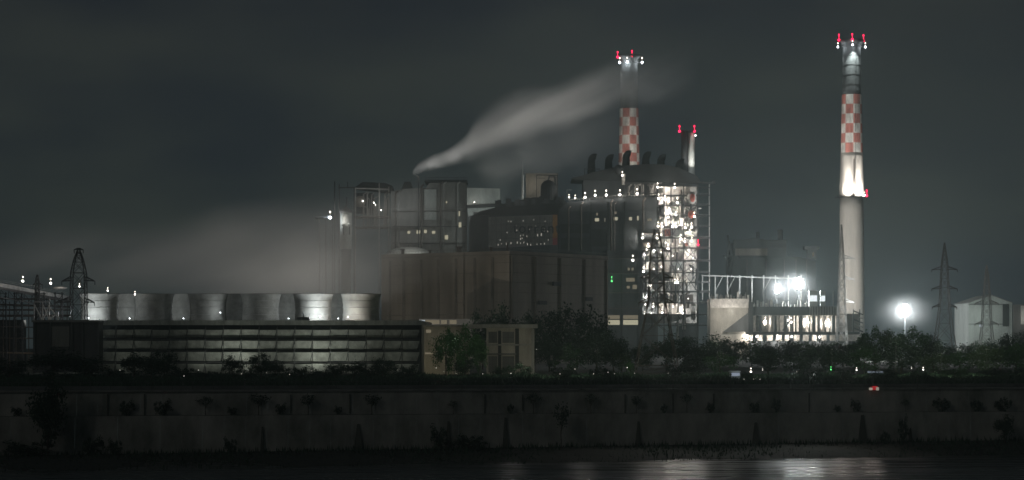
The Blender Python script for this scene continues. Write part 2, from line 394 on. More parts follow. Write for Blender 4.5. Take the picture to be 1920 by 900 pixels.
tree_row([(1030, 622, 70, 'dark'), (1070, 640, 90, 'green'), (1118, 618, 80, 'dark'), (1150, 612, 70, 'dark'), (1165, 650, 60, 'olive'), (1205, 640, 60, 'dark'), (1250, 620, 70, 'dark'), (1290, 622, 60, 'tall'), (1322, 640, 60, 'dark')],
         980, 'below the lit steel boiler frame', 'trees below the boiler frame')
tree_row([(1345, 622, 70, 'dark'), (1376, 628, 74, 'dark'), (1410, 634, 70, 'green'), (1440, 637, 60, 'dark'), (1475, 632, 70, 'dark'), (1510, 637, 70, 'green'), (1545, 633, 60, 'dark'), (1580, 636, 70, 'dark'), (1612, 630, 66, 'green')],
         1180, 'in front of the lit precipitator hall', 'trees in front of the precipitator hall')
tree_row([(1640, 606, 72, 'green'), (1672, 614, 60, 'olive'), (1712, 607, 84, 'green'), (1748, 622, 60, 'dark'), (1790, 640, 70, 'dark'), (1832, 636, 60, 'green'), (1868, 630, 56, 'dark'), (1893, 618, 60, 'dark'), (1925, 612, 66, 'dark')],
         1150, 'at the back of the wood on the right', 'trees at the back of the wood')
tree_row([(1350, 658, 84, 'green'), (1440, 655, 90, 'dark'), (1500, 660, 80, 'dark'), (1560, 650, 90, 'dark'), (1620, 648, 90, 'green'), (1690, 640, 100, 'dark'), (1750, 660, 90, 'olive'), (1800, 655, 90, 'green'), (1850, 642, 90, 'olive'), (1905, 640, 90, 'green')],
         900, 'in the front rank of the wood', 'trees in the front rank of the wood')
tree_row([(1300, 665, 60, 'dark'), (1268, 676, 50, 'bush'), (1400, 694, 40, 'bush'), (1520, 690, 60, 'bush'), (1585, 688, 50, 'bush'), (1660, 690, 80, 'dark'), (1722, 694, 60, 'bush'), (1790, 690, 70, 'green'), (1860, 688, 80, 'dark'), (1915, 684, 60, 'bush'), (1130, 684, 60, 'bush'), (1060, 682, 70, 'bush')],
         780, 'by the road behind the river wall', 'bushes and trees by the road')
# trees and bushes on the wall
for i, (px, top, w, k) in enumerate([(30, 760, 26, 'bush'), (238, 745, 36, 'bush'), (306, 745, 46, 'bush'), (385, 742, 44, 'sparse'), (435, 760, 24, 'bush'), (485, 736, 54, 'sparse'), (527, 752, 26, 'bush'), (578, 736, 46, 'sparse'), (634, 758, 20, 'bush'),
                                    (697, 737, 42, 'sparse'), (850, 750, 24, 'sparse'), (957, 753, 16, 'bush'), (1000, 736, 42, 'sparse'), (1108, 737, 36, 'sparse'), (1193, 739, 32, 'sparse'), (1245, 753, 18, 'bush'), (1288, 736, 32, 'sparse'),
                                    (1332, 752, 22, 'bush'), (1415, 750, 24, 'bush'), (1456, 742, 24, 'bush'), (1570, 757, 18, 'bush'), (1604, 744, 24, 'bush'), (1698, 748, 22, 'sparse'), (1766, 740, 40, 'bush'), (1832, 745, 28, 'bush'), (1880, 740, 40, 'bush')]):
    D = wallD(px)+1.6
    tree(k, px, top, D, '%s on the river wall ledge, %s' % ('thin young tree' if k == 'sparse' else 'small dark bush', ordi(i, 26)), 'plants on the river wall ledge', w, ZL, 'tree' if k == 'sparse' else 'bush')
for px, top, w, k, lb in ((90, 690, 90, 'dark', 'tall black tree standing against the river wall beneath the gallery'), (50, 822, 120, 'bush', 'wide black thicket on the bank at the far left'),
                          (175, 812, 50, 'bush', 'black bush on the bank beside the thicket'), (215, 818, 40, 'bush', 'small black bush on the bank near the leftmost trees'), (431, 816, 34, 'bush', 'round dark bush against the foot of the river wall'),
                          (822, 790, 40, 'bush', 'tall ragged bush climbing the river wall above the low mound'), (880, 810, 90, 'bush', 'wide low mound of bushes on the bank'), (1052, 752, 44, 'sparse', 'single dark tree standing alone before the middle of the wall'),
                          (1660, 805, 26, 'bush', 'dark bush at the foot of the wall below the red sign'), (1694, 772, 28, 'bush', 'dark ivy-like bush high on the wall near the right'), (1883, 772, 48, 'dark', 'large black tree before the wall at the right end')):
    D = wallD(px)-5; tree(k, px, top, D, lb, 'plants at the foot of the river wall', w, bankz(px)-.4, 'bush' if k == 'bush' else 'tree')
for o in PD+PG+PO+PS+PT+PB:
    if o.name not in used:
        for c in list(o.children): bpy.data.objects.remove(c)
        bpy.data.objects.remove(o)

# ================================================================== COOLING TOWER
CT = 933.0; k = CT/F
ct = thing('cooling_tower', 'long low cooling tower with sloping louvre boards and round fan stacks on its deck', 'cooling tower', (X(487, CT), CT, 0))
x0, x1 = X(186, CT), X(788, CT); bays = 18; bw = (x1-x0)/bays
MB().box(x0+.6, x1-.3, CT+2.2, CT+62, 0, Z(606, CT)).build('basin_core', M['dark'], ct)
MB().box(x0-.3, x1+.6, CT-2.2, CT+63, Z(606, CT)+.02, Z(601, CT)).build('deck', M['concrete'], ct)
MB().box(x0-.35, x1+.65, CT-2.9, CT-2.25, Z(609.5, CT), Z(600.6, CT)).build('fascia', M['louvre'], ct)
tiers = [(619, 633), (639.5, 655), (661, 677), (683, 701)]
for ti, (a, b_) in enumerate(tiers):
    q = MB(); off = -ti*.55
    for i in range(bays):
        xa, xb = x0+i*bw+.10, x0+(i+1)*bw-.10; j = rnd.uniform(-.25, .25); js = rnd.uniform(-.12, .12)
        zt, zb = Z(a, CT)+js, Z(b_, CT)+js
        q.poly([(xa+.5*0, CT+off-1.7+j, zt), (xb, CT+off-1.7+j, zt), (xb-1.3, CT+off+.9, zb), (xa-1.3, CT+off+.9, zb)])
        q.poly([(xa, CT+off-1.7+j, zt+.16), (xb, CT+off-1.7+j, zt+.16), (xb, CT+off-1.7+j, zt), (xa, CT+off-1.7+j, zt)])
    q.build('louvre_tier', M['louvre'], ct); q = MB()
    for i in range(bays+1):
        xb = x0+i*bw; zt, zb = Z(a, CT), Z(b_, CT)
        q.tube([(xb, CT+off-2.1, zt+.9), (xb-.25, CT+off-1.7, zt-.6), (xb-1.25, CT+off+.6, zb+.1)], [.2, .2, .16], 5)
        q.build('louvre_rib', M['darkconc'], ct); q = MB()
q = MB()
for i in range(bays+1):
    xa = x0+i*bw; q.tube([(xa, CT-3.6, 0), (xa, CT-2.6, Z(680, CT)), (xa, CT-1.9, Z(650, CT)), (xa, CT-1.3, Z(606, CT))], [.13]*4, 6)
q.build('raking_columns', M['darkconc'], ct)
q = MB()
for z in (Z(636, CT), Z(658, CT), Z(680, CT), Z(609, CT)): q.bar((x0, CT+.9, z), (x1, CT+.9, z), .5)
q.build('cross_beams', M['darkconc'], ct)
MB().box(x1+.65, x1+2.8, CT-2.4, CT+60, 0, Z(603, CT)).build('end_wall', M['beige'], ct)
q = MB()
for xx in range(int(x0), int(x1), 4): q.bar((xx, CT-2, Z(601, CT)), (xx, CT-2, Z(596.5, CT)), .09)
for z in (Z(596.7, CT), Z(599, CT)): q.bar((x0, CT-2, z), (x1, CT-2, z), .08)
q.build('deck_railing', M['lsteel'], ct)
def fan_stack(px, D, rp=37.5, top=551):
    cx = X(px, D); r = rp*D/F; zb = Z(601, CT); zt = Z(top, D); h = zt-zb
    pr = [(r*.93, zb), (r*.90, zb+h*.2), (r*.885, zb+h*.4), (r*.90, zb+h*.6), (r*.94, zb+h*.8), (r*.995, zb+h*.97), (r*1.02, zb+h*.975), (r*1.02, zb+h), (r*.97, zb+h), (r*.9, zb+h*.7), (r*.85, zb+h*.3)]
    o = MB().lathe(cx, D, pr, 40, cap=False).build('fan_stack', M['fan'], ct, True)
    q = MB()
    for f_ in (.22, .47, .72): q.lathe(cx, D, [(r*.93+.05, zb+h*f_), (r*.93+.14, zb+h*f_), (r*.93+.14, zb+h*f_+.2), (r*.93+.05, zb+h*f_+.25)], 40, cap=False)
    q.build('stiffener', M['concrete'], o); return o
for px in (187, 289, 390, 489, 587, 677): fan_stack(px, 955)
for px in (236, 337, 437, 537, 634): fan_stack(px, 985, 37)
def deck_flood(px, py, D, e, label, col='B', s=.45, tgt=None):
    return lamp(px, py, D, label, e, col, s, 'floodlights on the cooling tower deck', 'deck_floodlight', 'floodlight', 1.2, False, (0, -1.2, 1.0))
deck_flood(166, 596, 941, 6500, 'white floodlight on the deck at the left end of the cooling tower')
deck_flood(243, 597, 966, 2400, 'floodlight in the first gap between the fan stacks')
deck_flood(344, 597, 966, 1300, 'floodlight in the second gap between the fan stacks')
deck_flood(413, 586, 944, 900, 'small floodlight low on the third fan stack', 'B', .4)
deck_flood(541, 597, 966, 1500, 'floodlight in the gap left of the brightest fan stack')
deck_flood(600, 594, 942, 9000, 'brightest floodlight, before the second fan stack from the right')
deck_flood(652, 594, 942, 3800, 'warm floodlight before the rightmost fan stack', 'W')
deck_flood(634, 597, 964, 1600, 'floodlight in the last gap between the fan stacks')
# a machine on deck
mc = thing('fan_motor', 'small fan motor skid standing on the deck beside the brightest stack', 'machine', P(566, 601, 934))
MB().pbox(557, 580, 594.5, 600.9, 934, 3).build('casing', M['steel'], mc); MB().pbox(568, 570, 586, 594.4, 935, .5).build('exhaust', M['steel'], mc)
# ground lamps that light the louvres
for i, (px, e) in enumerate(((225, 350), (372, 500), (440, 1900), (520, 500), (585, 2200), (650, 800), (745, 250))):
    lamp(px, 694, CT-22, 'low lamp on the ground before the louvres, %s' % ordi(i, 7), 0, 'S', .28, 'ground lamps before the louvres', 'ground_lamp', 'lamp', 1.5, False)
    gq = P(px, 694, CT-22); spot(gq+Vector((0, 9, 1.2)), gq+Vector((0, 21, 9)), e*1.5, 125, (.96, 1, .88), 1.0, ct)

# concrete building left of it
lb = thing('concrete_building', 'plain dark concrete building at the left end of the cooling tower', 'building', (X(122, 905), 905, 0))
MB().pbox(62, 183, 604.5, 698, 905, 12).build('wall', M['darkconc'], lb)
MB().pbox(59, 187, 600, 604.4, 904, 14).build('roof_slab', M['concrete'], lb)
for px in (62, 92, 132, 152, 181): MB().pbox(px, px+4, 604.6, 698, 904.3, .68).build('pilaster', M['darkconc'], lb)
MB().pbox(96, 130, 612, 650, 904.7, .28).build('panel', M['concrete'], lb)
q = MB()
for px in range(62, 186, 7): q.bar(P(px, 600, 904.5), P(px, 592, 904.5), .08)
q.bar(P(60, 592, 904.5), P(186, 592, 904.5), .09); q.bar(P(60, 596, 904.5), P(186, 596, 904.5), .07); q.build('railing', M['rust'], lb)

# ================================================================== LATTICE PYLONS
def pylon(px, D, prof, arms, label, w=.26, base=0.0, m=None, step=None, group='lattice pylons', skew=0.0):
    """prof: list of (py, half width px) from top to bottom; arms: (py, left px, right px)"""
    m = m or M['steel']
    t = thing('lattice_pylon', label, 'pylon', (X(px, D), D, base), group)
    def hw(z):
        pts = [(Z(py, D), h*D/F) for py, h in prof]
        for (za, a), (zb, b) in zip(pts, pts[1:]):
            if za >= z >= zb: return a+(b-a)*(za-z)/max(1e-6, za-zb)
        return pts[-1][1]
    cx = X(px, D); zt = Z(prof[0][0], D); legs = []; br = MB(); z = zt; zs = [zt]
    while z > base+.1:
        z = max(base, z-max(1.6, hw(z)*2*(step or 1.15))); zs.append(z)
    for sx in (-1, 1):
        for sy in (-1, 1):
            leg = MB(); legs.append(leg)
            for a, b in zip(zs, zs[1:]):
                leg.bar((cx+sx*hw(a), D+sy*hw(a), a), (cx+sx*hw(b), D+sy*hw(b), b), w)
    for a, b in zip(zs, zs[1:]):
        ha, hb = hw(a), hw(b)
        for (s1, t1), (s2, t2) in (((-1, -1), (1, -1)), ((1, -1), (1, 1)), ((1, 1), (-1, 1)), ((-1, 1), (-1, -1))):
            br.bar((cx+s1*ha, D+t1*ha, a), (cx+s2*hb, D+t2*hb, b), w*.55); br.bar((cx+s2*ha, D+t2*ha, a), (cx+s1*hb, D+t1*hb, b), w*.55)
            br.bar((cx+s1*hb, D+t1*hb, b), (cx+s2*hb, D+t2*hb, b), w*.55)
    for lg in legs: lg.build('leg', m, t)
    br.build('bracing', m, t)
    for py, l, r_ in arms:
        z = Z(py, D); h = hw(z)
        for tip, s in ((X(l, D), -1), (X(r_, D), 1)):
            if abs(tip-cx) <= h: continue
            a = MB()
            L = abs(tip-cx)
            for sy in (-1, 1):
                a.bar((cx+s*h, D+sy*h, z), (tip, D, z-.3), w*1.1); a.bar((cx+s*h, D+sy*h, z+L*.22), (tip, D, z-.3), w*.9)
            for f in (.3, .6): a.bar((cx+s*(h+(L-h)*f), D, z), (cx+s*(h+(L-h)*f), D, z+L*.2*(1-f)), w*.5)
            a.bar((tip, D, z-.3), (tip, D, z-.3-1.6), w*.9)
            a.build('crossarm', m, t)
    return t
pylon(147.5, 922, [(465, .8), (487, 8), (515, 13.3), (568, 13.3), (604, 14), (700, 22)], [(467, 139, 156), (526, 116, 178), (566, 103, 177)], 'black lattice pylon in front of the leftmost fan stack', .34)
pylon(70, 940, [(515, 1), (530, 3.5), (602, 4.5), (700, 6)], [(533, 62, 80)], 'slim black lattice mast below the conveyor gallery', .3)
pylon(1578, 1500, [(421, .5), (480, 4), (560, 6.2), (620, 9), (660, 11)], [(484, 1574, 1604), (523, 1572, 1602), (566, 1570, 1601)], 'dark lattice pylon in front of the tall floodlit chimney', .5, m=M['lsteel'], step=1.5)
pylon(1771, 1400, [(455, .6), (495, 5.5), (573, 9), (628, 15), (668, 21)], [(505, 1747, 1795), (541, 1747, 1795), (575, 1748, 1794)], 'grey lattice pylon rising from the wood between floodlight and gabled shed', .42, m=M['rust'], step=1.3)
pylon(1850, 1650, [(497, .6), (515, 3), (560, 6.5), (610, 8.5), (650, 13)], [(568, 1828, 1872), (607, 1828, 1872)], 'slender lattice pylon in front of the gabled shed', .42, m=M['rust'])
pylon(1231, 930, [(430, 4), (470, 11), (560, 15), (625, 27), (702, 41)], [(470, 1204, 1258), (520, 1200, 1262), (566, 1198, 1264)], 'big lattice pylon standing before the lit boiler frame', .34, m=M['rust'], step=1.0)

# ================================================================== CONVEYOR GALLERY, far left
gl = thing('conveyor_gallery', 'lit conveyor gallery on trestles at the left edge', 'conveyor gallery', (X(60, 960), 960, 0))
A, B = P(-60, 520, 900), P(128, 556, 985); d = Vector((0, 5, 0))
def strip(a, b, h0, h1, y0, y1):
    q = MB(); n = len(q.v)
    for p in (a, b):
        q.v += [p+Vector((0, y0, h0)), p+Vector((0, y1, h0)), p+Vector((0, y1, h1)), p+Vector((0, y0, h1))]
    q.f += [(0, 4, 7, 3), (1, 2, 6, 5), (3, 7, 6, 2), (0, 1, 5, 4), (0, 3, 2, 1), (4, 5, 6, 7)]; return q
strip(A, B, -2.6, -1.4, 0, 6).build('girder', M['steel'], gl); strip(A, B, -1.38, .2, -.2, 6.2).build('walkway', M['lsteel'], gl)
q = MB()
for i in range(32): p = A.lerp(B, i/31); q.bar(p+Vector((0, -.2, .2)), p+Vector((0, -.2, 1.7)), .1)
q.bar(A+Vector((0, -.2, 1.7)), B+Vector((0, -.2, 1.7)), .1); q.bar(A+Vector((0, -.2, 1.0)), B+Vector((0, -.2, 1.0)), .08); q.build('railing', M['lsteel'], gl)
q = MB()
for i in range(14):
    p, p2 = A.lerp(B, i/13), A.lerp(B, min(1, (i+1)/13)); q.bar(p+Vector((0, 0, -2.6)), p+Vector((0, 0, -6)), .25); q.bar(p+Vector((0, 0, -2.6)), p2+Vector((0, 0, -6)), .2)
q.bar(A+Vector((0, 0, -6)), B+Vector((0, 0, -6)), .4); q.build('truss', M['steel'], gl)
for px in (4, 34, 76, 110):
    q = MB(); D = 955; w = 2.2
    for s in (-1, 1): q.bar((X(px, D)+s*w, D, 0), (X(px, D)+s*w*.7, D, Z(548, D)), .5)
    for j in range(6):
        za, zb = Z(700-25*j, D), Z(675-25*j, D); q.bar((X(px, D)-w, D, za), (X(px, D)+w, D, zb), .22); q.bar((X(px, D)+w, D, za), (X(px, D)-w, D, zb), .22); q.bar((X(px, D)-w, D, zb), (X(px, D)+w, D, zb), .25)
    q.build('trestle', M['steel'], gl)
for i, (px, py) in enumerate(((43, 527), (95, 531), (149, 537), (202, 545), (253, 552))):
    lamp(px, py, 930 if i < 2 else 944, ('white lamp above the conveyor gallery, %s' % ('left one' if i == 0 else 'right one')) if i < 2 else 'small white lamp above the left fan stacks, %s' % ORD[i-2]+' of three', 300 if i < 2 else 60, 'W', .95 if i < 2 else .62, 'lamps above the gallery and fan stacks', 'gallery_lamp', 'lamp', 2.6 if i < 2 else 12)
gt = thing('gallery_light_canopy', 'flat pale lit canopy at the end of the conveyor gallery', 'canopy', P(112, 540, 970))
MB().ball(P(112, 540, 970), 3.4, 14, .22).build('canopy_shell', M['paint'], gt, True); point(P(112, 534, 962), 500, parent=gt)
bf = thing('braced_trestle', 'pale cross-braced steel frame under the conveyor gallery', 'frame', P(87, 604, 925))
q = MB(); D = 925
for a, b in (((64, 604), (64, 566)), ((93, 604), (93, 556)), ((80, 604), (80, 566)), ((109, 604), (109, 585)), ((64, 566), (93, 566)), ((80, 570), (93, 602)), ((93, 570), (80, 602)), ((64, 570), (80, 602)), ((93, 600), (109, 585)), ((93, 576), (109, 596))):
    q.bar(P(*a, D), P(*b, D), .4)
q.build('bracing', M['lsteel'], bf); point(P(80, 590, 916), 260, parent=bf)
st = thing('pipe_rack', 'tangled dark pipe rack below the left end of the gallery', 'pipe rack', (X(20, 990), 990, 0))
q = MB(); D = 990
for px in range(-30, 135, 12): q.bar(P(px, 690, D+rnd.uniform(-5, 5)), P(px, 560+rnd.uniform(-6, 6), D), .35)
q.build('posts', M['rust'], st); q = MB()
for py in (560, 570, 581, 592, 612, 634, 660): q.bar(P(-30, py, D-3), P(134, py+rnd.uniform(-3, 6), D-3), rnd.uniform(.3, 1.1), n=8)
q.build('pipes', M['rust'], st); point(P(30, 676, 980), 300, (1, .85, .65), parent=st)
MB().pbox(-60, 40, 600, 700, 1000, 10).build('wall', M['darker'], st)

# ================================================================== BROWN-CLAD BUILDING
L, C_, Rr = Vector((X(715, 1360), 1360, 0)), Vector((X(955, 1300), 1300, 0)), Vector((X(1140, 1381), 1381, 0))
Bk = L+(Rr-C_); zt = 69.2
bb = thing('brown_building', 'tall brown-clad windowless building with dark vertical ribs', 'building', (C_.x, C_.y+60, 0))
def wall2(a, b, z0, z1, th, mtl, name, par, inward=Vector((0, 0, 0))):
    a, b = Vector(a), Vector(b); nrm = (b-a).cross(Vector((0, 0, 1))).normalized()
    q = MB(); q.v = [a+Vector((0, 0, z0)), b+Vector((0, 0, z0)), b+Vector((0, 0, z1)), a+Vector((0, 0, z1))]; q.v += [v-nrm*th for v in q.v]
    q.f = [(0, 1, 2, 3), (5, 4, 7, 6), (3, 2, 6, 7), (1, 5, 6, 2), (4, 0, 3, 7), (0, 4, 5, 1)]; return q.build(name, mtl, par)
wall2(L, C_, 0, zt, 1.2, M['cladding'], 'front_wall', bb)
wall2(C_+Vector((.01, .4, 0)), Rr, 0, zt, 1.2, M['cladding'], 'side_wall', bb)
wall2(Rr, Bk, 0, zt, 1.2, M['cladding'], 'rear_wall', bb); wall2(Bk, L, 0, zt, 1.2, M['cladding'], 'end_wall', bb)
MB().poly([v+Vector((0, 0, zt-.6)) for v in (L, C_, Rr, Bk)]).build('roof', M['darkconc'], bb)
fn = (C_-L).cross(Vector((0, 0, 1))).normalized(); sn = (Rr-C_).cross(Vector((0, 0, 1))).normalized()
for px in (733, 760, 793, 825, 858, 893, 925):
    f = (px-715)/240.0; p = L.lerp(C_, f); MB().bar(p+fn*.5+Vector((0, 0, 2)), p+fn*.5+Vector((0, 0, zt-4)), 1.5).build('rib', M['rib'], bb)
for f in (.0, .25, .5, .75, 1.0): p = (C_+sn*.3).lerp(Rr+sn*.3, max(.02, min(.98, f))); MB().bar(p+Vector((0, 0, 2)), p+Vector((0, 0, zt-3)), .9).build('rib', M['rib'], bb)
for z in (zt-2.2, 30.5): MB().bar((L+fn*.2)+Vector((0, 0, z)), (C_+fn*.2)+Vector((0, 0, z)), .55).build('ledge', M['rib'], bb)
MB().bar((C_+sn*.2)+Vector((0, 0, zt-2.2)), (Rr+sn*.2)+Vector((0, 0, zt-2.2)), .55).build('ledge', M['rib'], bb)
for i, z in enumerate(range(8, 66, 6)):
    if z == 32: continue
    MB().bar((L+fn*.08)+Vector((0, 0, z)), (C_+fn*.08)+Vector((0, 0, z)), .22).build('cladding_seam', M['rib'], bb); MB().bar((C_+sn*.08)+Vector((0, 0, z)), (Rr+sn*.08)+Vector((0, 0, z)), .22).build('cladding_seam', M['rib'], bb)
for f, r, h in ((.1, 1.2, 3), (.32, .8, 2), (.55, 1.6, 3.5), (.8, .9, 2.5), (.92, .5, 5)):
    p = L.lerp(C_, f)-fn*9; MB().lathe(p.x, p.y, [(r, zt-.6), (r, zt+h), (r*1.4, zt+h), (r*1.4, zt+h+.6)], 12).build('roof_vent', M['rust'], bb)
for a, b in ((L+fn*.1, C_+fn*.1), (C_+sn*.1, Rr+sn*.1)):
    q = MB()
    for i in range(41): p = a.lerp(b, i/40); q.bar(p+Vector((0, 0, zt)), p+Vector((0, 0, zt+1.5)), .14)
    q.bar(a+Vector((0, 0, zt+1.5)), b+Vector((0, 0, zt+1.5)), .16); q.build('roof_railing', M['rust'], bb)
for f in (.18, .66):
    p = L.lerp(C_, f)+fn*.7; MB().bar(p+Vector((0, 0, 4)), p+Vector((0, 0, zt-1)), .5).build('downpipe', M['rust'], bb)
for f, z in ((.42, 50), (.75, 41), (.28, 38)):
    p, p2 = (C_+sn*.25).lerp(Rr+sn*.25, f), (C_+sn*.25).lerp(Rr+sn*.25, f+.07); MB().bar(p+Vector((0, 0, z)), p2+Vector((0, 0, z)), 2.4).build('louvred_vent', M['darker'], bb)
# low annex with a lit window band
an = thing('annex_building', 'low annex with a band of lit windows at the foot of the brown building', 'building', (X(870, 1240), 1240, 0))
MB().pbox(786, 1000, 598, 690, 1240, 20).build('wall', M['darkconc'], an)
for i, (a, b, mm) in enumerate(((778, 791, 'eWin2'), (797, 824, 'eDim'), (827, 838, 'eDim'), (843, 856, 'eDim'))):
    MB().pbox(a+8 if i == 0 else a, b+6 if i == 0 else b, 600, 607.5, 1239.7, .25).build('window', M[mm], an)
for i, (px, py, e, tgt) in enumerate(((690, 652, 34000, (810, 540)), (790, 652, 20000, (870, 545)))):
    f = thing('yard_floodlight', 'upward yard floodlight hidden low before the brown building, %s' % ('left one' if i == 0 else 'right one'), 'floodlight', P(px, py, 1200), 'floodlights before the brown building')
    MB().bar(P(px, 683, 1200), P(px, py+2, 1200), .4).build('pole', M['steel'], f); MB().pbox(px-2, px+2, py-1, py+2, 1200, 1).build('housing', M['steel'], f)
    spot(P(px, py-2, 1199), P(tgt[0], tgt[1], 1335), e, 150, (1, .86, .7), 1.0, f)

# ================================================================== FLAT-ROOFED CONCRETE BUILDING
D = 880; fb = thing('flat_roofed_building', 'three-storey concrete building with a wide flat roof right of the green trees', 'building', (X(950, D), D, 0))
MB().pbox(912, 1000, 615.2, 705, D, 18).build('wall', M['beige'], fb)
MB().pbox(872, 1008, 608, 615, D-2.5, 22).build('roof', M['concrete'], fb)
MB().pbox(934, 940, 620, 700, D-.35, .3).build('recess', M['darker'], fb); MB().pbox(966, 973, 616, 690, D-.35, .3).build('recess', M['darker'], fb)
for a, t, b, u in ((942, 622, 964, 643), (942, 668, 964, 696), (916, 668, 932, 698), (916, 622, 932, 643)):
    w_ = MB().pbox(a, b, t, u, D-.2, .15).build('window', M['darkconc'], fb)
    q = MB(); q.bar(P((a+b)/2, t, D-.32), P((a+b)/2, u, D-.32), .12); q.bar(P(a, (t+u)/2, D-.32), P(b, (t+u)/2, D-.32), .12); q.build('window_bars', M['steel'], w_)
MB().pbox(912, 1001, 645, 648, D-.9, .85).build('floor_band', M['concrete'], fb); MB().pbox(912, 968, 662.5, 665, D-2.2, 2.1).build('balcony', M['darkconc'], fb)
MB().pbox(996, 1002, 616, 704, D-.8, .75).build('corner_column', M['concrete'], fb)
lamp(1006, 655, D-20, 'yard lamp lighting the flat-roofed concrete building, hidden by its right corner', 0, 'S', .3, None, 'wall_lamp', 'lamp', 9, False)
point(P(985, 660, D-30), 2300, (1, .88, .72), fb)
D = 905; lw = thing('low_building', 'low beige building half hidden behind the green trees', 'building', (X(836, D), D, 0))
MB().pbox(795, 880, 613, 702, D, 14).build('wall', M['beige'], lw); MB().pbox(792, 884, 609, 612.9, D-1.5, 17).build('roof', M['concrete'], lw)
MB().pbox(799, 808, 618, 624, D-.3, .25).build('window', M['eDim'], lw); MB().pbox(797, 811, 661, 664, D-.3, .25).build('window', M['eDim'], lw)
point(P(812, 640, D-12), 240, (1, .9, .7), lw); point(P(808, 680, D-12), 500, (1, .85, .5), lw)
for i, py in enumerate((655, 672, 690)): lamp(818, py, D-18, 'small wall lamp in the column beside the low beige building, %s' % ('top', 'middle', 'bottom')[i], 12, 'S', .25, 'wall lamps by the low beige building', 'wall_lamp', 'lamp', .6, False)

# ================================================================== STORAGE TANK with a lit dome
D = 1500; tk = thing('storage_tank', 'round tank with a shallow pale lit dome behind the brown building roof', 'tank', (X(766, D), D, 0))
r = 42*D/F; MB().lathe(X(766, D), D, [(r, 0), (r, Z(478, D))], 40).build('shell', M['darkconc'], tk, True)
zt_ = Z(478, D); pr = [(r*1.02, zt_+.02)]+[(r*math.cos(t*math.pi/16), zt_+.1+5.6*math.sin(t*math.pi/16)) for t in range(1, 8)]+[(.1, zt_+5.8)]
MB().lathe(X(766, D), D, pr, 40).build('dome', M['white'], tk, True)
MB().bar(P(766, 466, D-4), P(766, 460, D-4), .7).build('vent', M['steel'], tk)
point(P(780, 452, D-26), 3200, (1, .96, .9), tk)

# ================================================================== MAIN BOILER HOUSE
D = 1900; bh = thing('boiler_house', 'big dark boiler house with six bent cowls on its rounded roof', 'boiler house', (X(1160, D), D, 0))
MB().prism([(X(1048, D), 0), (X(1232, D), 0), (X(1232, D), Z(370, D)), (X(1150, D), Z(372, D)), (X(1065, D), Z(379, D)), (X(1048, D), Z(392, D))], D, D+60).build('main_wall', M['dark'], bh)
for a, b, t, u in ((1052, 1104, 420, 437), (1052, 1100, 446, 468), (1110, 1138, 430, 462)): MB().pbox(a, b, t, u, D-.5, .45).build('recess_panel', M['darker'], bh)
for py, a, b in ((417, 1048, 1140), (441, 1048, 1108), (471, 1048, 1140), (396, 1060, 1232)): MB().pbox(a, b, py-1, py+1, D-1.2, 1.15).build('wall_band', M['dark'], bh)
for px in (1140, 1171, 1108): MB().pbox(px-1.2, px+1.2, 378, 600, D-1.5, 1.45).build('wall_column', M['darker'], bh)
MB().pbox(1138, 1200, 470, 692, D-12, 11).build('lower_block', M['dark'], bh)
MB().pbox(1164, 1167, 471, 690, D-13, .9).build('wall_column', M['darker'], bh)
for a, b, t, u, mm in ((1115.5, 1123, 409, 415, 'eWin'), (1118, 1121, 399, 404, 'eDim'), (1150.5, 1158, 407, 413, 'eWin'), (1153, 1156, 397, 401, 'eDim'), (1179.5, 1185, 407, 413, 'eWin'), (1194.5, 1197.5, 405, 413, 'eWin'), (1214, 1222, 410, 414, 'eDim'), (1133.5, 1135, 409, 416, 'eDim')):
    MB().pbox(a, b, t, u, D-.3, .25).build('window', M[mm], bh)
for a, b, t, u, mm in ((1139, 1162, 591, 598, 'eDim'), (1139, 1162, 600, 609, 'eWin'), (1168.5, 1197, 591, 598, 'eDim'), (1168.5, 1197, 600, 609, 'eWin'), (1174, 1190, 521, 528, 'eDim'), (1175, 1181, 536, 541, 'eDim'), (1186, 1194, 534, 542, 'eDim'), (1177, 1181, 502, 507, 'eDim'), (1184, 1188, 502, 507, 'eDim')):
    MB().pbox(a, b, t, u, D-12.5, .4).build('window', M[mm], bh)
# upper rounded mass
D2 = 1925
arc = [(1072, 334), (1090, 330), (1118, 322), (1150, 314), (1180, 310), (1215, 308), (1245, 309), (1272, 315), (1295, 325), (1306, 330), (1311, 337)]
prof = [(X(a, D2), Z(b, D2)) for a, b in arc]+[(X(1311, D2), Z(343, D2)), (X(1300, D2), Z(344, D2)), (X(1072, D2), Z(336.5, D2))]
MB().prism(prof[::-1], D2-3, D2+50).build('rounded_roof', M['darker'], bh)
MB().prism([(X(1094, D2), Z(400, D2)), (X(1310, D2), Z(400, D2)), (X(1310, D2), Z(345, D2)), (X(1168, D2), Z(337.5, D2)), (X(1094, D2), Z(337.5, D2))], D2+4, D2+45).build('penthouse', M['dark'], bh)
q = MB()
for i, px in enumerate(range(1070, 1236, 6)):
    py = 379-(px-1065)*.11 if px < 1150 else 370; q.bar(P(px, py, D+.5), P(px, py-3.6, D+.5), .16)
q.bar(P(1066, 374.6, D+.5), P(1150, 367.5, D+.5), .16); q.bar(P(1150, 366.3, D+.5), P(1232, 366.3, D+.5), .16); q.build('roof_railing', M['lsteel'], bh)
q = MB()    # braced girder on the roof
for i in range(6):
    a, b = 1172+i*11, 1183+i*11; q.bar(P(a, 364, D+8), P(b, 342, D+8), .6); q.bar(P(b, 364, D+8), P(a, 342, D+8), .45); q.bar(P(a, 364, D+8), P(a, 342, D+8), .6)
q.bar(P(1170, 363, D+8), P(1240, 363, D+8), .9); q.bar(P(1170, 343, D+8), P(1240, 343, D+8), .9); q.build('roof_girder', M['steel'], bh)
q = MB()
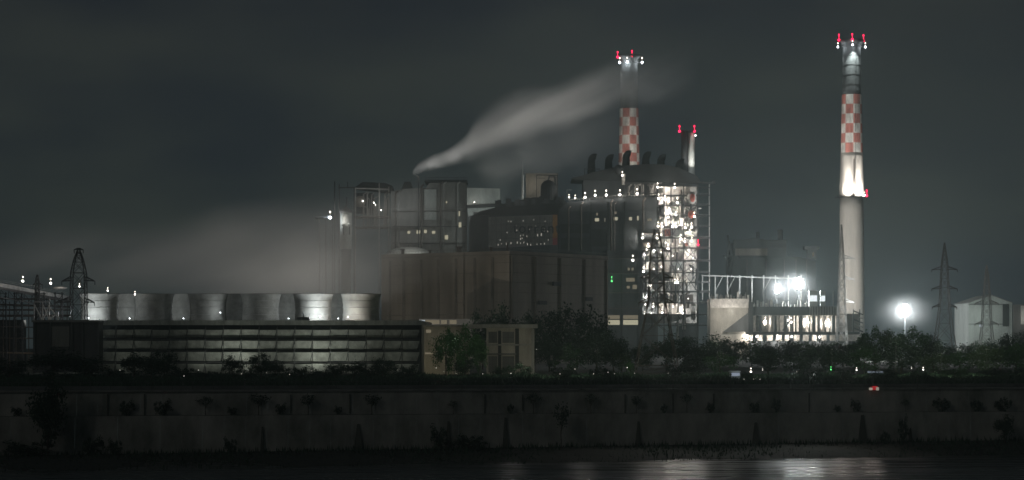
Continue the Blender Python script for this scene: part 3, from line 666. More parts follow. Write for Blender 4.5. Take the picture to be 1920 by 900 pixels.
for i in range(16): a = rnd.uniform(1176, 1232); q.tube([P(a, 366, D+15), P(a, rnd.uniform(346, 356), D+15), P(a+rnd.uniform(-8, 8), 345, D+15)], [rnd.uniform(.4, 1.3)]*3, 8)
q.build('roof_pipes', M['paint'], bh)
MB().ball(P(1160, 318, D2-8), 4.6, 12).build('exhaust_silencer', M['darker'], bh, True)
MB().pbox(1166, 1172, 326, 346, D2-9, 1).build('pale_hoist_box', M['paint'], bh)
for px, top, base in ((1111, 287, 330), (1143, 288, 322), (1176, 281, 316), (1213, 283, 313), (1241, 288, 314), (1275, 297, 322)):
    Dd = D2+12; r = 3.3; c = P(px, top+15, Dd); pts = [Vector((c.x-1, Dd, Z(base, Dd)-2)), c+Vector((-1, 0, 0))]; rr = [3.9, 3.3]
    for t in range(1, 7):
        a = math.pi*.62*t/6; pts.append(c+Vector((-1+3.2*(1-math.cos(a)), 0, 4.0*math.sin(a)))); rr.append(3.25-.05*t)
    MB().tube(pts, rr, 16).build('cowl', M['darker'], bh, True)
MB().bar(P(1096, 328, D2), P(1096, 316, D2), .5).bar(P(1096, 317, D2), P(1124, 317, D2), .5).bar(P(1124, 328, D2), P(1124, 316, D2), .5).build('cowl_guard', M['steel'], bh)
for px, t, u, r in ((1146, 380, 470, .8), (1152, 384, 470, .5), (1206, 376, 432, .9), (1090, 384, 470, .6), (1066, 392, 470, .7)): MB().tube([P(px, u, D-3), P(px, t, D-3), P(px+4, t-5, D-2)], [r]*3, 8).build('wall_pipe', M['rust'], bh, True)
for py in (430, 456, 484, 512, 548, 578):
    q = MB().pbox(1139, 1199, py, py+1.2, D-15, 2.8)
    for px in range(1141, 1199, 6): q.bar(P(px, py, D-15), P(px, py-4, D-15), .2)
    if py > 470: q.bar(P(1140, py-4, D-15), P(1199, py-4, D-15), .22); q.build('walkway', M['rust'], bh)
# roof lamps
row = [(1067, 370), (1078.5, 371), (1097, 370), (1116, 366), (1136.7, 365.5), (1162.4, 365), (1194.6, 363)]
for i, (px, py) in enumerate(row):
    lamp(px, py, D-3, 'white lamp with ghost glow in the boiler house roof-edge row, %s' % ordi(i, len(row)), 500 if i < 2 else 2600, 'W', .6 if i < 2 else 1.0, 'lamps along the boiler house roof edge', pole=3, off=(0, 1.2, .2))
lamp(1167, 329, D2-12, 'white lamp high on the pale hoist box between the cowls', 600, 'W', .8, None, pole=8)
lamp(1147, 527, D-20, 'green lamp with ghost glow on the dark wall of the lower block', 700, 'G', .95, None, 'signal_lamp', pole=3)

# left extension with the glazed screen front
D = 1880; sg = thing('office_block', 'glazed office front with orange edge strip and dark lettering', 'building', (X(985, D), D, 0))
MB().pbox(914, 1046, 404, 480, D+1, 30).build('wall', M['dark'], sg)
gp = MB(); gp.poly([P(916, 407, D), P(1036, 402.6, D), P(1036, 459, D), P(916, 466, D)][::-1])
gp.poly([P(916, 466, D), P(1036, 459, D), P(1036, 459, D+.9), P(916, 466, D+.9)])
gp.build('glazing', mat('tinted_glazing', (0.22, 0.215, 0.20), .5, .35, .12, (1, 1, .6)), sg)
MB().pbox(1036.2, 1045, 402.5, 459, D-.1, 1).build('edge_strip', M['orange'], sg)
MB().pbox(1036.2, 1045, 446, 459.2, D-.3, .18).build('edge_strip', mat('crimson_panel', (.35, .07, .08), .6), sg, label='crimson foot of the orange edge strip')
q = MB()
for px in range(922, 1036, 9): q.bar(P(px, 407, D-.25), P(px, 461, D-.25), .22)
for py in (420, 433, 447): q.bar(P(917, py+2, D-.25), P(1036, py-2, D-.25), .22)
q.build('mullions', M['steel'], sg)
fc = bpy.data.curves.new('lettering', 'FONT'); fc.body = 'torrent'; fc.size = 13.4; fc.extrude = .12; fc.space_character = 1.12; fc.materials.append(M['darker'])
_tmp = bpy.data.objects.new('lettering_source', fc); COL.objects.link(_tmp); bpy.context.view_layer.update()
_me = bpy.data.meshes.new_from_object(_tmp.evaluated_get(bpy.context.evaluated_depsgraph_get())); bpy.data.objects.remove(_tmp)
fo = bpy.data.objects.new('lettering', _me); COL.objects.link(fo); fo.parent = sg; fo.location = P(962, 437, D-.8)-origin(sg); fo.rotation_euler = (R(90), 0, 0); fo.scale = (.92, 1.0, 1)
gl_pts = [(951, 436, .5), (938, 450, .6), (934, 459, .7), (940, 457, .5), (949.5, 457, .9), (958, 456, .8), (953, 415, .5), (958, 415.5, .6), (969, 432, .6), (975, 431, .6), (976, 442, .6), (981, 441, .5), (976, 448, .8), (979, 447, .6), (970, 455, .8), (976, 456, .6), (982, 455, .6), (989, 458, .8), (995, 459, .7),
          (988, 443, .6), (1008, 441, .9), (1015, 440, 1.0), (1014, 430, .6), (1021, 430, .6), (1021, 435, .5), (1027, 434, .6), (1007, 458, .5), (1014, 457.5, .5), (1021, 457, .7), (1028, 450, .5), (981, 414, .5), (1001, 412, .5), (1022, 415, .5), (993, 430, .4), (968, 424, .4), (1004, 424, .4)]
sp_m = emit('reflected_glint_glow', (1, .93, .8), .34)
for px, py, s in gl_pts: MB().pbox(px-s*.9, px+s*.9, py-s*2.6, py+s*2.2, D-.6, .3).build('painted_glint', sp_m, sg)  # glowing chips put in for lights reflected on the glazing
# machinery on top, between the two blocks
mm_ = thing('roof_machinery', 'dark jumble of machinery and low sheds on the roof above the office front', 'machinery', (X(980, 1905), 1905, 0))
D = 1905; prof = [(885, 404), (900, 396), (925, 390), (950, 381), (985, 374), (1000, 370), (1050, 370), (1062, 378), (1062, 404)]
MB().prism([(X(a, D), Z(b, D)) for a, b in prof[::-1]], D, D+25).build('shed', M['darker'], mm_)
MB().pbox(880, 1062, 404.3, 690, D+2, 20).build('wall', M['dark'], mm_)
for i in range(18):
    px = rnd.uniform(930, 1058); py = 383-(px-930)*.08; s = rnd.uniform(2, 6)
    MB().pbox(px-s, px+s, py-rnd.uniform(2, 9), py+6, D-2-i*.3, 1.5).build('unit', M['dark'] if i % 2 else M['darker'], mm_)
ms = thing('flare_mast', 'slender white tapering mast on the roof', 'mast', P(980, 372, 1895))
q = MB().lathe(X(980, 1895), 1895, [(.9, Z(374, 1895)), (1.15, Z(362, 1895)), (1.2, Z(330, 1895)), (.5, Z(325, 1895)), (.25, Z(304, 1895))], 12).build('mast_shaft', M['white'], ms, True)
point(P(974, 372, 1880), 1600, parent=ms)
vf = thing('caged_vessel', 'dark round vessel inside an open square steel frame on the roof', 'vessel', P(1027, 372, 1898))
q = MB()
for px in (1006, 1045):
    for dd in (0, 14): q.bar(P(px, 376, 1898+dd), P(px, 328, 1898+dd), .7)
q.bar(P(1006, 328, 1898), P(1046, 329, 1898), .8).bar(P(1006, 334, 1898), P(1022, 334, 1898), .5).bar(P(1030, 333, 1898), P(1046, 333, 1898), .5).bar(P(1046, 329, 1898), P(1046, 329, 1912), .6); q.build('frame', M['steel'], vf)
MB().ball(P(1028, 352, 1905), 7, 18).build('vessel', M['darker'], vf, True); MB().lathe(X(1028, 1905), 1905, [(7, Z(376, 1905)), (6.9, Z(352, 1905))], 18).build('vessel_skirt', M['darker'], vf)
MB().tube([P(1028, 339, 1905), P(1030, 330, 1905), P(1040, 330, 1905), P(1042, 345, 1905), P(1043, 372, 1905)], [.9]*5, 8).build('riser_pipe', M['steel'], vf)
pb = thing('pale_penthouse', 'pale beige penthouse wall behind the round vessel', 'penthouse', (X(1015, 1935), 1935, 0))
MB().pbox(986, 1046, 326, 404, 1935, 20).build('wall', M['beige'], pb); MB().pbox(985, 1047, 324.6, 325.9, 1934, 22).build('roof', M['concrete'], pb)
point(P(1000, 345, 1922), 1500, (1, .9, .75), pb)
fg = thing('goal_post', 'white goalpost frame at the left end of the roof lamp row', 'frame', P(1068, 374, 1896))
MB().bar(P(1063, 374, 1896), P(1063, 356, 1896), .5).bar(P(1063, 356, 1896), P(1072, 356, 1896), .5).build('bars', M['white'], fg)

# ================================================================== STEEL BOILER FRAME
D = 1890; bf = thing('boiler_scaffold', 'tall open steel boiler frame crowded with pipes and lit walkways', 'boiler frame', (X(1270, D), D, 0))
cols = (1203, 1232.5, 1245, 1258, 1282, 1308)
levels = (366, 385, 405, 425, 446, 465, 489, 511, 530, 547, 568, 590, 610)
dep = 34
for px in cols:
    tp = 345 if px > 1230 else 436
    for dd in (0, dep): MB().bar(P(px, 690, D+dd), P(px, tp, D+dd), 1.5 if px in (1203, 1308) else 1.0).build('column', M['steel'], bf)
MB().bar(P(1330, 690, D+4), P(1330, 345, D+4), .95).build('outer_column', M['lsteel'], bf)
MB().bar(P(1199.5, 690, D-3), P(1199.5, 300+130, D-3), 3.0).build('column', M['darker'], bf)
for lv in levels:
    a = 1232 if lv < 430 else 1203; th = 1.5 if lv in (446, 489, 547) else .95
    MB().bar(P(a, lv, D), P(1331, lv, D), th).build('floor_beam', M['steel'], bf)
    q = MB(); q.poly([P(a, lv, D), P(1308, lv, D), P(1308, lv, D)+Vector((0, dep, 0)), P(a, lv, D)+Vector((0, dep, 0))]); q.build('floor_plate', M['rust'], bf)
    q = MB()
    for px in range(int(a)+2, 1330, 5): q.bar(P(px, lv, D-.6), P(px, lv-3, D-.6), .14)
    q.bar(P(a, lv-3, D-.6), P(1331, lv-3, D-.6), .15); q.build('handrail', M['lsteel'], bf)
MB().box(X(1200, D), X(1232.3, D), D-1, D+9.8, Z(438, D), Z(436.5, D)).build('floor_plate', M['rust'], bf)  # plate added to keep lamp light below off the wall above
MB().bar(P(1308, 342, D), P(1341, 344, D), 1.5).build('crane_beam', M['steel'], bf); MB().bar(P(1308, 352, D), P(1331, 352, D), .9).build('floor_beam', M['steel'], bf)
q = MB()
for lo, hi, a, b in ((385, 366, 1258, 1282), (425, 405, 1232, 1245), (446, 425, 1282, 1308), (489, 465, 1282, 1308), (489, 465, 1245, 1258), (511, 489, 1282, 1308), (547, 511, 1282, 1308), (530, 489, 1258, 1270), (465, 446, 1203, 1232), (530, 511, 1203, 1232), (610, 568, 1203, 1232), (405, 385, 1282, 1308)):
    q.bar(P(a, lo, D-.3), P(b, hi, D-.3), .6); q.bar(P(b, lo, D-.3), P(a, hi, D-.3), .6)
q.build('bracing', M['steel'], bf)
q = MB(); q.bar(P(1287, 493, D-.8), P(1297, 511, D-.8), 1.5); q.bar(P(1297, 511, D-.8), P(1303, 494, D-.8), 1.2); q.bar(P(1283, 526, D-.8), P(1290, 518, D-.8), .8); q.build('bracing', M['paint'], bf)
q = MB()
for i in range(34):
    px = rnd.choice((rnd.uniform(1204, 1232), rnd.uniform(1236, 1306))); t = rnd.uniform(440, 575) if px < 1233 else rnd.uniform(350, 575); u = t+rnd.uniform(15, 55)
    MB().tube([P(px, u, D-1.5), P(px, t+3, D-1.5), P(px+rnd.uniform(-7, 7), t, D-1.5)], [rnd.choice((.3, .45, .6))]*3, 6).build('riser_pipe', M['darker'], bf)
for lv0, lv1 in zip(levels, levels[1:]):
    for a in (1232, 1245, 1258, 1270, 1282, 1295):
        if lv0 >= 366 and rnd.random() < .55:
            b = a+12; q.bar(P(a, lv1, D-.9), P(b, lv0, D-.9), .45)
            if rnd.random() < .5: q.bar(P(b, lv1, D-.9), P(a, lv0, D-.9), .45)
q.build('bracing', M['darker'], bf)
# boiler casing behind and lagged pipes
MB().pbox(1235, 1306, 350, 606, D+20, 12).build('casing', M['paint'], bf)
MB().pbox(1203, 1234, 440, 606, D+25, 8).build('casing', M['concrete'], bf)
for i in range(60):
    px = rnd.uniform(1236, 1306); t = rnd.uniform(350, 580); u = t+rnd.uniform(10, 60); r = rnd.choice((.3, .45, .7, 1.1, 1.6)); dd = rnd.uniform(4, 17)
    pts = [P(px, u, D+dd), P(px, t, D+dd)]
    if rnd.random() < .6: pts.append(P(px+rnd.uniform(-16, 16), t-2, D+dd))
    MB().tube(pts, [r]*len(pts), 8).build('pipe', M['paint'] if rnd.random() < .6 else M['rust'] if rnd.random() < .5 else M['lsteel'], bf, True)
for i in range(24):
    px = rnd.uniform(1205, 1232); t = rnd.uniform(440, 560); u = t+rnd.uniform(15, 50); dd = rnd.uniform(4, 17)
    MB().tube([P(px, u, D+dd), P(px, t, D+dd), P(px+rnd.uniform(-10, 10), t-3, D+dd)], [rnd.choice((.3, .5, .8))]*3, 8).build('pipe', M['paint'] if i % 2 else M['steel'], bf, True)
for a, b, t, u, mm in ((1236, 1243, 352, 362, 'paint'), (1263, 1277, 377, 384, 'white'), (1285, 1294, 350, 362, 'paint'), (1246, 1256, 390, 403, 'rust'), (1262, 1282, 432, 444, 'white'), (1246, 1258, 430, 443, 'red'), (1284, 1306, 433, 444, 'paint'), (1286, 1290, 455, 461, 'red'),
                       (1259, 1281, 492, 508, 'white'), (1262, 1281, 472, 486, 'paint'), (1258, 1275, 529, 545, 'paint'), (1236, 1250, 550, 566, 'steel'), (1262, 1300, 552, 567, 'rust'), (1296, 1304, 568, 600, 'paint'), (1236, 1255, 512, 527, 'steel'), (1290, 1304, 395, 423, 'beige'), (1206, 1230, 455, 463, 'rust'), (1207, 1228, 492, 505, 'paint')):
    MB().pbox(a, b, t, u, D+rnd.uniform(2, 9), 5).build('duct_box', M[mm], bf)
MB().ball(P(1297, 371, D-1.5), 4.2, 16, 1.35).build('drum_end', M['paint'], bf, True); MB().ball(P(1298.5, 371, D-4.6), 2.4, 16, 1.6).build('drum_badge', M['red'], bf, True)
MB().ball(P(1296, 402, D-1), 3.0, 12, 1.2).build('drum_end', M['red'], bf, True)
fr = {}
FL = [(1233, 351, 1), (1265, 352, 1), (1235, 372, 1), (1247, 374, .9), (1270, 380, 1.1), (1257, 399, 1), (1253, 407, .8), (1267.5, 403, .8), (1302, 406, 1), (1234, 424, .95), (1241.5, 425, .9), (1261, 425, .9), (1267.6, 425, .9), (1285, 427, 1), (1296.6, 426, 1),
      (1205, 446, 1), (1232, 446, 1), (1276.5, 448, 1), (1284, 453, .8), (1297, 452, .9), (1293, 437, .8), (1252.5, 466, 1), (1216, 462, .7), (1186.5, 488, 1.15), (1206.7, 509, 1), (1266, 530, .8), (1270.5, 530, .8), (1240, 473, .6), (1212, 470, .55), (1225, 575, .85), (1210, 571, .6), (1241.7, 586, .8), (1279.8, 587, .9), (1209, 588, .5)]
FL.sort(key=lambda a: (round(a[1]/22), a[0])); rows_ = {}
for a in FL: rows_.setdefault(round(a[1]/22), []).append(a)
nm = ['top', 'second', 'third', 'fourth', 'fifth', 'sixth', 'seventh', 'eighth', 'ninth', 'tenth', 'eleventh', 'lowest', 'bottom']
for ri, key in enumerate(sorted(rows_)):
    for i, (px, py, s) in enumerate(rows_[key]):
        lamp(px, py, D-3.5 if px < 1310 else D, 'white lamp with ghost glow, boiler frame %s lit level, %s' % (nm[ri], ordi(i, len(rows_[key]))), 6500*s, 'W', .9*s, 'lamps on the boiler frame', pole=4, off=(7, 17, 1.0) if px < 1238 and py < 432 else (0, 8, 1.5))
sm = sorted([(1209, 478), (1218, 492), (1226, 505), (1208, 520), (1219, 536), (1228, 548), (1212, 556), (1222, 588), (1240, 440), (1248, 455), (1262, 480), (1272, 505), (1290, 478), (1299, 484), (1240, 500), (1252, 560), (1290, 560), (1228, 470), (1262, 575), (1296, 505)])
for i, (px, py) in enumerate(sm): lamp(px, py, D+2, 'small bare lamp deep in the boiler frame, %s' % ordi(i, 20), 3800, 'W', .5, 'small lamps deep in the boiler frame', 'pipe_lamp', pole=2, two=False, off=(0, 7, .5))
lamp(1309, 459, D-4, 'red-tinged lamp at the right side of the boiler frame', 700, 'R', 1.0, None, 'warning_lamp', pole=3, off=(0, -2, 0))

# ================================================================== CHIMNEYS
def chimney(px, D, prof, zones, label, plat=None, name='chimney', top_rings=True):
    t = thing(name, label, 'chimney', (X(px, D), D, 0), 'chimneys')
    cx = X(px, D)
    def rad(py):
        for (a, ra), (b, rb) in zip(prof, prof[1:]):
            if a <= py <= b: return (ra+(rb-ra)*(py-a)/(b-a))*D/F
        return prof[-1][1]*D/F
    for z0, z1, mtl, nme, checks in zones:
        if not checks:
            n = 12; pr = [(rad(z1+(z0-z1)*i/n), Z(z1+(z0-z1)*i/n, D)) for i in range(n+1)]
            MB().lathe(cx, D, pr, 48).build(nme, M[mtl], t, True)
        else:
            rows = checks; red, wh = MB(), MB(); ph = math.pi/2+R(22.5)*0
            for r_ in range(rows):
                a, b = z1+(z0-z1)*r_/rows, z1+(z0-z1)*(r_+1)/rows
                for c in range(8):
                    mb = red if (r_+c) % 2 else wh
                    for s in range(6):
                        t0, t1 = 2*math.pi*(c*6+s)/48-R(90), 2*math.pi*(c*6+s+1)/48-R(90)
                        ra, rb = rad(a), rad(b)
                        mb.poly([(cx+ra*math.cos(t0), D+ra*math.sin(t0), Z(a, D)), (cx+ra*math.cos(t1), D+ra*math.sin(t1), Z(a, D)), (cx+rb*math.cos(t1), D+rb*math.sin(t1), Z(b, D)), (cx+rb*math.cos(t0), D+rb*math.sin(t0), Z(b, D))])
            red.build('red_checks', M['checkred'], t); wh.build('white_checks', M['checkwhite'], t)
    return t, cx, rad
def ring(t, cx, D, py, r, th, rail=True, m='steel'):
    z = Z(py, D); q = MB().lathe(cx, D, [(r*.98, z-.5), (r+th, z-.5), (r+th, z), (r*.98, z)], 32, cap=False)
    if rail:
        for i in range(24): a = i*math.pi/12; q.bar((cx+(r+th)*math.cos(a), D+(r+th)*math.sin(a), z), (cx+(r+th)*math.cos(a), D+(r+th)*math.sin(a), z+1.6), .14)
        q.lathe(cx, D, [(r+th, z+1.5), (r+th+.1, z+1.5), (r+th+.1, z+1.7)], 32, cap=False)
    return q.build('platform', M[m], t)
# tall right chimney
D = 2000
tc_, cx, rad = chimney(1597, D, [(76, 16.6), (178, 17.2), (178.01, 18.4), (287, 20.5), (370, 23.2), (370.01, 22), (680, 24.5)],
    [(76, 177.9, 'soot', 'windshield', 0), (178.02, 286.9, None, None, 6), (287, 370, 'shell', 'upper_shaft', 0), (370.05, 672, 'shell', 'lower_shaft', 0)], 'tall floodlit chimney with red and white checks, standing alone on the right')
for py, th in ((88, 1.4), (370, 2.2)): ring(tc_, cx, D, py, rad(py), th)
for py in range(402, 610, 26): ring(tc_, cx, D, py, rad(py), .12, False, 'shell')
for py in (104, 122, 140, 158): ring(tc_, cx, D, py, rad(py), .35, False, 'soot')
q = MB(); r_ = rad(230)
for px_ in (1604,): q.bar(P(px_, 372, D-rad(360)-.5), P(px_+.5, 80, D-rad(100)-.5), .3)
q.build('ladder', M['steel'], tc_)
MB().tube([Vector((cx, D-rad(370)-1, Z(300, D))), Vector((cx, D-rad(372)-1, Z(371, D)))], [.6, .6], 6).build('cable_duct', M['rust'], tc_)
# middle chimney
D = 2100
ma_, cxa, rada = chimney(1179.5, D, [(104, 15.8), (204, 16.6), (204.01, 17.6), (330, 20.2), (680, 24)],
    [(104, 203.9, 'soot', 'windshield', 0), (204.02, 321, None, None, 7), (321.05, 668, 'shell', 'shaft', 0)], 'chimney with red and white checks behind the boiler house')
ring(ma_, cxa, D, 118, rada(118), 1.4)
for py in (136, 160, 182): ring(ma_, cxa, D, py, rada(py), .35, False, 'soot')
# short twin flue chimney
D = 2060
tf = thing('twin_flue_stack', 'short twin-flue stack behind the right end of the boiler house, one flue floodlit', 'chimney', (X(1290, D), D, 0), 'chimneys')
MB().lathe(X(1283.5, D), D-2, [(3.9, 100), (3.5, Z(246, D))], 24).build('dark_flue', M['darker'], tf, True)
MB().lathe(X(1296, D), D+1, [(3.9, 100), (3.4, Z(249, D))], 24).build('pale_flue', M['white'], tf, True)
MB().lathe(X(1290, D), D, [(9, 0), (8.6, Z(330, D))], 24).build('base_shaft', M['dark'], tf, True)
MB().pbox(1279, 1302, 243.5, 246, D-5, 8).build('head_platform', M['steel'], tf)
spot(P(1306, 333, 2020), P(1298.5, 288, D-2), 200000, 34, parent=tf)
MB().bar(P(1306, 334, 2020.5), P(1300, 336, D-8), .4).build('light_bracket', M['steel'], tf)
# aviation lamps
def redlamp(px, py, D, label, s=1.0): return lamp(px, py, D, label, 130, 'R', s, 'red warning lamps on the chimneys', 'warning_lamp', 'warning lamp', 3.5, True, (0, -2.5, 0))
def whitelamp(px, py, D, label, s=1.0, e=3500): return lamp(px, py, D, label, e, 'B', s, 'white floodlights on the chimney heads', 'head_floodlight', 'floodlight', 2.5, True, (0, -3.2, -1.0))
D = 2000; dd = 12
for i, (px, py, y) in enumerate(((1573, 75, -2), (1598, 74, -12), (1619, 76, -2))): redlamp(px, py, D+y, 'red warning lamp on the head of the tall right chimney, %s' % ordi(i, 3), 1.2)
for i, (px, py, y) in enumerate(((1571, 88, -2), (1598.5, 84, -12.5), (1622.5, 88, -2))): whitelamp(px, py, D+y, 'white floodlight on the head of the tall right chimney, %s' % ordi(i, 3), .85, 2600)
redlamp(1625, 367, D, 'red warning lamp on the middle platform of the tall right chimney', 1.2); whitelamp(1621, 366, D-3, 'white lamp beside the red one on the middle platform', .7, 2500)
D = 2100
for i, (px, py) in enumerate(((1158, 107), (1185, 105))): redlamp(px, py, D-9 if i else D-4, 'red warning lamp on the head of the checked middle chimney, %s' % ('left one' if i == 0 else 'right one'), 1.2)
for i, (px, py) in enumerate(((1162, 117), (1176, 116), (1204, 117))): whitelamp(px, py, D-9 if i < 2 else D-3, 'white floodlight on the head of the checked middle chimney, %s' % ordi(i, 3), 1.0, 4200)
D = 2060
redlamp(1274, 246, D-4, 'red warning lamp on the left of the short twin-flue stack', 1.2); redlamp(1302, 246, D-4, 'red warning lamp on the right of the short twin-flue stack', 1.2)
lamp(1304, 254, D-4, 'pink-white lamp just below the right red lamp of the twin-flue stack', 300, 'W', .7, None, 'head_floodlight', 'floodlight', 2, False)
# shaft uplights of the tall chimney, at its platform
D = 2000
for i, (px, tx) in enumerate(((1586, 1587), (1609, 1608))):
    f = thing('shaft_uplight', 'uplight on the middle platform of the tall chimney, %s' % ('left one' if i == 0 else 'right one'), 'floodlight', P(px, 371, D-18), 'uplights on the tall chimney platform')
    MB().box(X(px, D)-.7, X(px, D)+.7, D-17, D-16, Z(372, D), Z(370.6, D)).build('housing', M['steel'], f)
    MB().bar((X(px, D), D-16, Z(371.5, D)), (X(px, D), D-10.5, Z(371.5, D)), .3).build('bracket', M['steel'], f)
    spot((X(px, D), D-17.5, Z(370.2, D)), P(tx, 345, D-9.5), 150000, 110, (1, .97, .93), .9, f); spot((X(px, D), D-18, Z(370.2, D)), P(tx, 312, D-9), 230000, 30, (1, .97, .93), 1.0, f)
for s_ in (-1, 1):
    f = thing('shaft_uplight', 'small uplight on the %s rim of the tall chimney platform' % ('left' if s_ < 0 else 'right'), 'floodlight', (cx+s_*15, D, Z(371, D)), 'uplights on the tall chimney platform')
    MB().box(cx+s_*15-.5, cx+s_*15+.5, D-.5, D+.5, Z(371.6, D), Z(370, D)).build('housing', M['steel'], f)
    spot((cx+s_*15, D, Z(369.5, D)), (cx+s_*9.5, D, Z(310, D)), 14000, 50, (1, .94, .88), .9, f)
# head downlights wash the windshields
spot((cx, 2000-16, Z(86, 2000)), (cx, 2000-8, Z(125, 2000)), 150000, 60, (.92, 1, .98), .8, tc_)
spot((cx-13.5, 2000, Z(87, 2000)), (cx-8, 2000, Z(140, 2000)), 26000, 50, (.95, 1, 1), .8, tc_); spot((cx+13.5, 2000, Z(87, 2000)), (cx+8, 2000, Z(140, 2000)), 26000, 50, (.95, 1, 1), .8, tc_)
spot((cxa-14, 2100-3, Z(118, 2100)), (cxa-8.2, 2100, Z(160, 2100)), 30000, 46, (1, .98, .95), .8, ma_)
# ground floods that light the shafts
def shaft_flood(px, py, D, tgt, e, ang, label, col=(1, .95, .88), foot=0):
    f = thing('shaft_floodlight', label, 'floodlight', P(px, py, D), 'floodlights trained on the chimneys')
    MB().bar((X(px, D), D, foot), P(px, py+2, D), .5).build('pole', M['steel'], f); MB().pbox(px-2, px+2, py, py+3, D, 1.5).build('housing', M['steel'], f)
    spot(P(px, py-1, D-1), tgt, e, ang, col, .9, f); return f
shaft_flood(1500, 556, 1884, P(1592, 490, 2000), 400000, 75, 'floodlight trained on the tall chimney, behind the precipitator hall')
shaft_flood(1190, 372, 1975, P(1178, 268, 2100), 420000, 32, 'roof floodlight trained on the checked middle chimney', (1, .95, .88), 135)
shaft_flood(1338, 339, 1891, P(1594, 232, 2000), 700000, 24, 'added floodlight on the end of the crane beam, trained on the chimney checks', (1, .95, .9), Z(342.6, 1891))

# ================================================================== RIGHT PROCESS PLANT (second unit)
D = 2060; pu = thing('second_boiler_house', 'dim boiler house with short stacks between boiler frame and tall chimney', 'boiler house', (X(1440, D), D, 0))
prof = [(1374, 600), (1374, 455), (1392, 450), (1412, 446), (1430, 448), (1444, 453), (1462, 456), (1475, 462), (1475, 480), (1500, 482), (1530, 490), (1530, 600)]
MB().prism([(X(a, D), Z(b, D)) for a, b in prof[::-1]], D, D+50).build('main_wall', M['darker'], pu)
MB().pbox(1379, 1439, 466, 479, D-2, 1.9).build('pale_panel', M['cladding'], pu)
MB().pbox(1375, 1475, 449.5, 465, D-3, 2.8).build('dark_hood', M['darker'], pu)
MB().pbox(1386, 1472, 480, 484, D-4, 3.8).build('gallery', M['darker'], pu)
MB().lathe(X(1464, D), D+6, [(2.6, Z(462, D)), (2.6, Z(430, D))], 16).build('short_stack', M['darker'], pu); MB().lathe(X(1422, D), D+6, [(1.8, Z(450, D)), (1.8, Z(434, D))], 14).build('short_stack', M['darker'], pu)
for px in (1400, 1436, 1470, 1492, 1512): MB().pbox(px, px+1.5, 486, 598, D-1, .9).build('wall_column', M['rust'], pu)
q = MB()
for a, b in (((1361, 600), (1363, 480)), ((1373, 600), (1371, 480)), ((1363, 480), (1367, 452)), ((1371, 480), (1367, 452)), ((1366, 455), (1364, 441)), ((1356, 480), (1378, 480))): q.bar(P(*a, D-4), P(*b, D-4), 1.6)
for j in range(8): q.bar(P(1361, 595-15*j, D-4), P(1373, 580-15*j, D-4), .6)
q.build('stair_tower', M['darker'], pu)
MB().pbox(1514, 1531, 468, 486, D-3, 10).build('head_house', M['darker'], pu); MB().pbox(1509, 1536, 462, 467.8, D-4, 12).build('head_roof', M['darker'], pu); MB().pbox(1523.5, 1526, 473, 481, D-3.4, .3).build('window', M['eDim'], pu)
# pale duct trestle
D = 1960; tr = thing('duct_trestle', 'pale steel trestle of tall bays behind the precipitator hall', 'trestle', (X(1412, D), D, 0))
q = MB()
for px in (1317, 1341, 1364, 1387, 1410, 1432, 1454, 1478, 1502): q.bar(P(px, 562, D), P(px, 516, D), 1.0)
q.build('posts', M['lsteel'], tr); q = MB()
q.bar(P(1315, 516.5, D-.6), P(1508, 523, D-.6), 1.1); q.bar(P(1315, 529, D-.6), P(1332, 529, D-.6), .9)
for px in (1341, 1364, 1432, 1478): q.bar(P(px, 546, D-.5), P(px+14, 519, D-.5), .5)
q.build('rails', M['lsteel'], tr)
# precipitator hall
D = 1850; eh = thing('precipitator_hall', 'brightly lit precipitator hall on pale columns beneath a dark casing', 'industrial hall', (X(1470, D), D, 0))
MB().prism([(X(a, D), Z(b, D)) for a, b in ((1332, 690), (1372, 690), (1405, 690), (1405, 562), (1398, 560), (1332, 560))], D+2, D+30).build('left_hopper_wall', M['beige'], eh)
MB().pbox(1332, 1404, 560, 577, D, 1.8).build('left_header', M['paint'], eh)
point(P(1372, 585, D-22), 26000, (1, .93, .85), eh)  # unseen light added to brighten the left hopper wall
MB().prism([(X(a, D), Z(b, D)) for a, b in ((1356, 622), (1403, 622), (1403, 586))], D-1, D+1.5).build('stair_wedge', M['darkconc'], eh)
MB().pbox(1406, 1518, 575, 591, D-3, 30).build('dark_casing', M['dark'], eh); MB().pbox(1404.5, 1412, 566, 622, D-5, 8).build('dark_end_column', M['darker'], eh)
MB().pbox(1518.3, 1569, 574.5, 592, D-2, 28).build('pale_casing', M['beige'], eh)
for px in range(1520, 1568, 5): MB().pbox(px, px+1.3, 575, 591, D-2.5, .45).build('rib', M['rust'], eh)
MB().pbox(1406, 1572, 591.2, 624, D+16, 3).build('rear_wall', M['paint'], eh)
MB().pbox(1400, 1612, 622, 627, D-4, 24).build('floor_beam', M['steel'], eh)
for i, px in enumerate(range(1414, 1572, 8)):
    r = rnd.choice((.8, 1.2, 1.6)); MB().lathe(X(px+rnd.uniform(-2, 2), D), D+rnd.uniform(0, 8), [(r, Z(622, D)), (r, Z(591.5, D))], 12).build('column', M['paint'] if rnd.random() < .75 else M['darkconc'], eh, True)
for px in (1424, 1452, 1470, 1500, 1524, 1560): MB().pbox(px, px+rnd.uniform(3, 6), 592, 622, D+rnd.uniform(-1, 4), 3).build('hopper_leg', M['dark'], eh)
MB().bar(P(1468, 620, D-1), P(1480, 602, D-1), 1.4).build('chute', M['dark'], eh)
MB().pbox(1398, 1610, 640, 690, D+4, 14).build('base_wall', M['dark'], eh)
for a in range(1404, 1606, 17): MB().pbox(a, a+rnd.uniform(7, 12), 628, 639, D+6, 3).build('base_bay', M['paint'], eh)
MB().pbox(1588, 1613, 588, 621.5, D+8, 12).build('brown_wall', M['cladding'], eh)
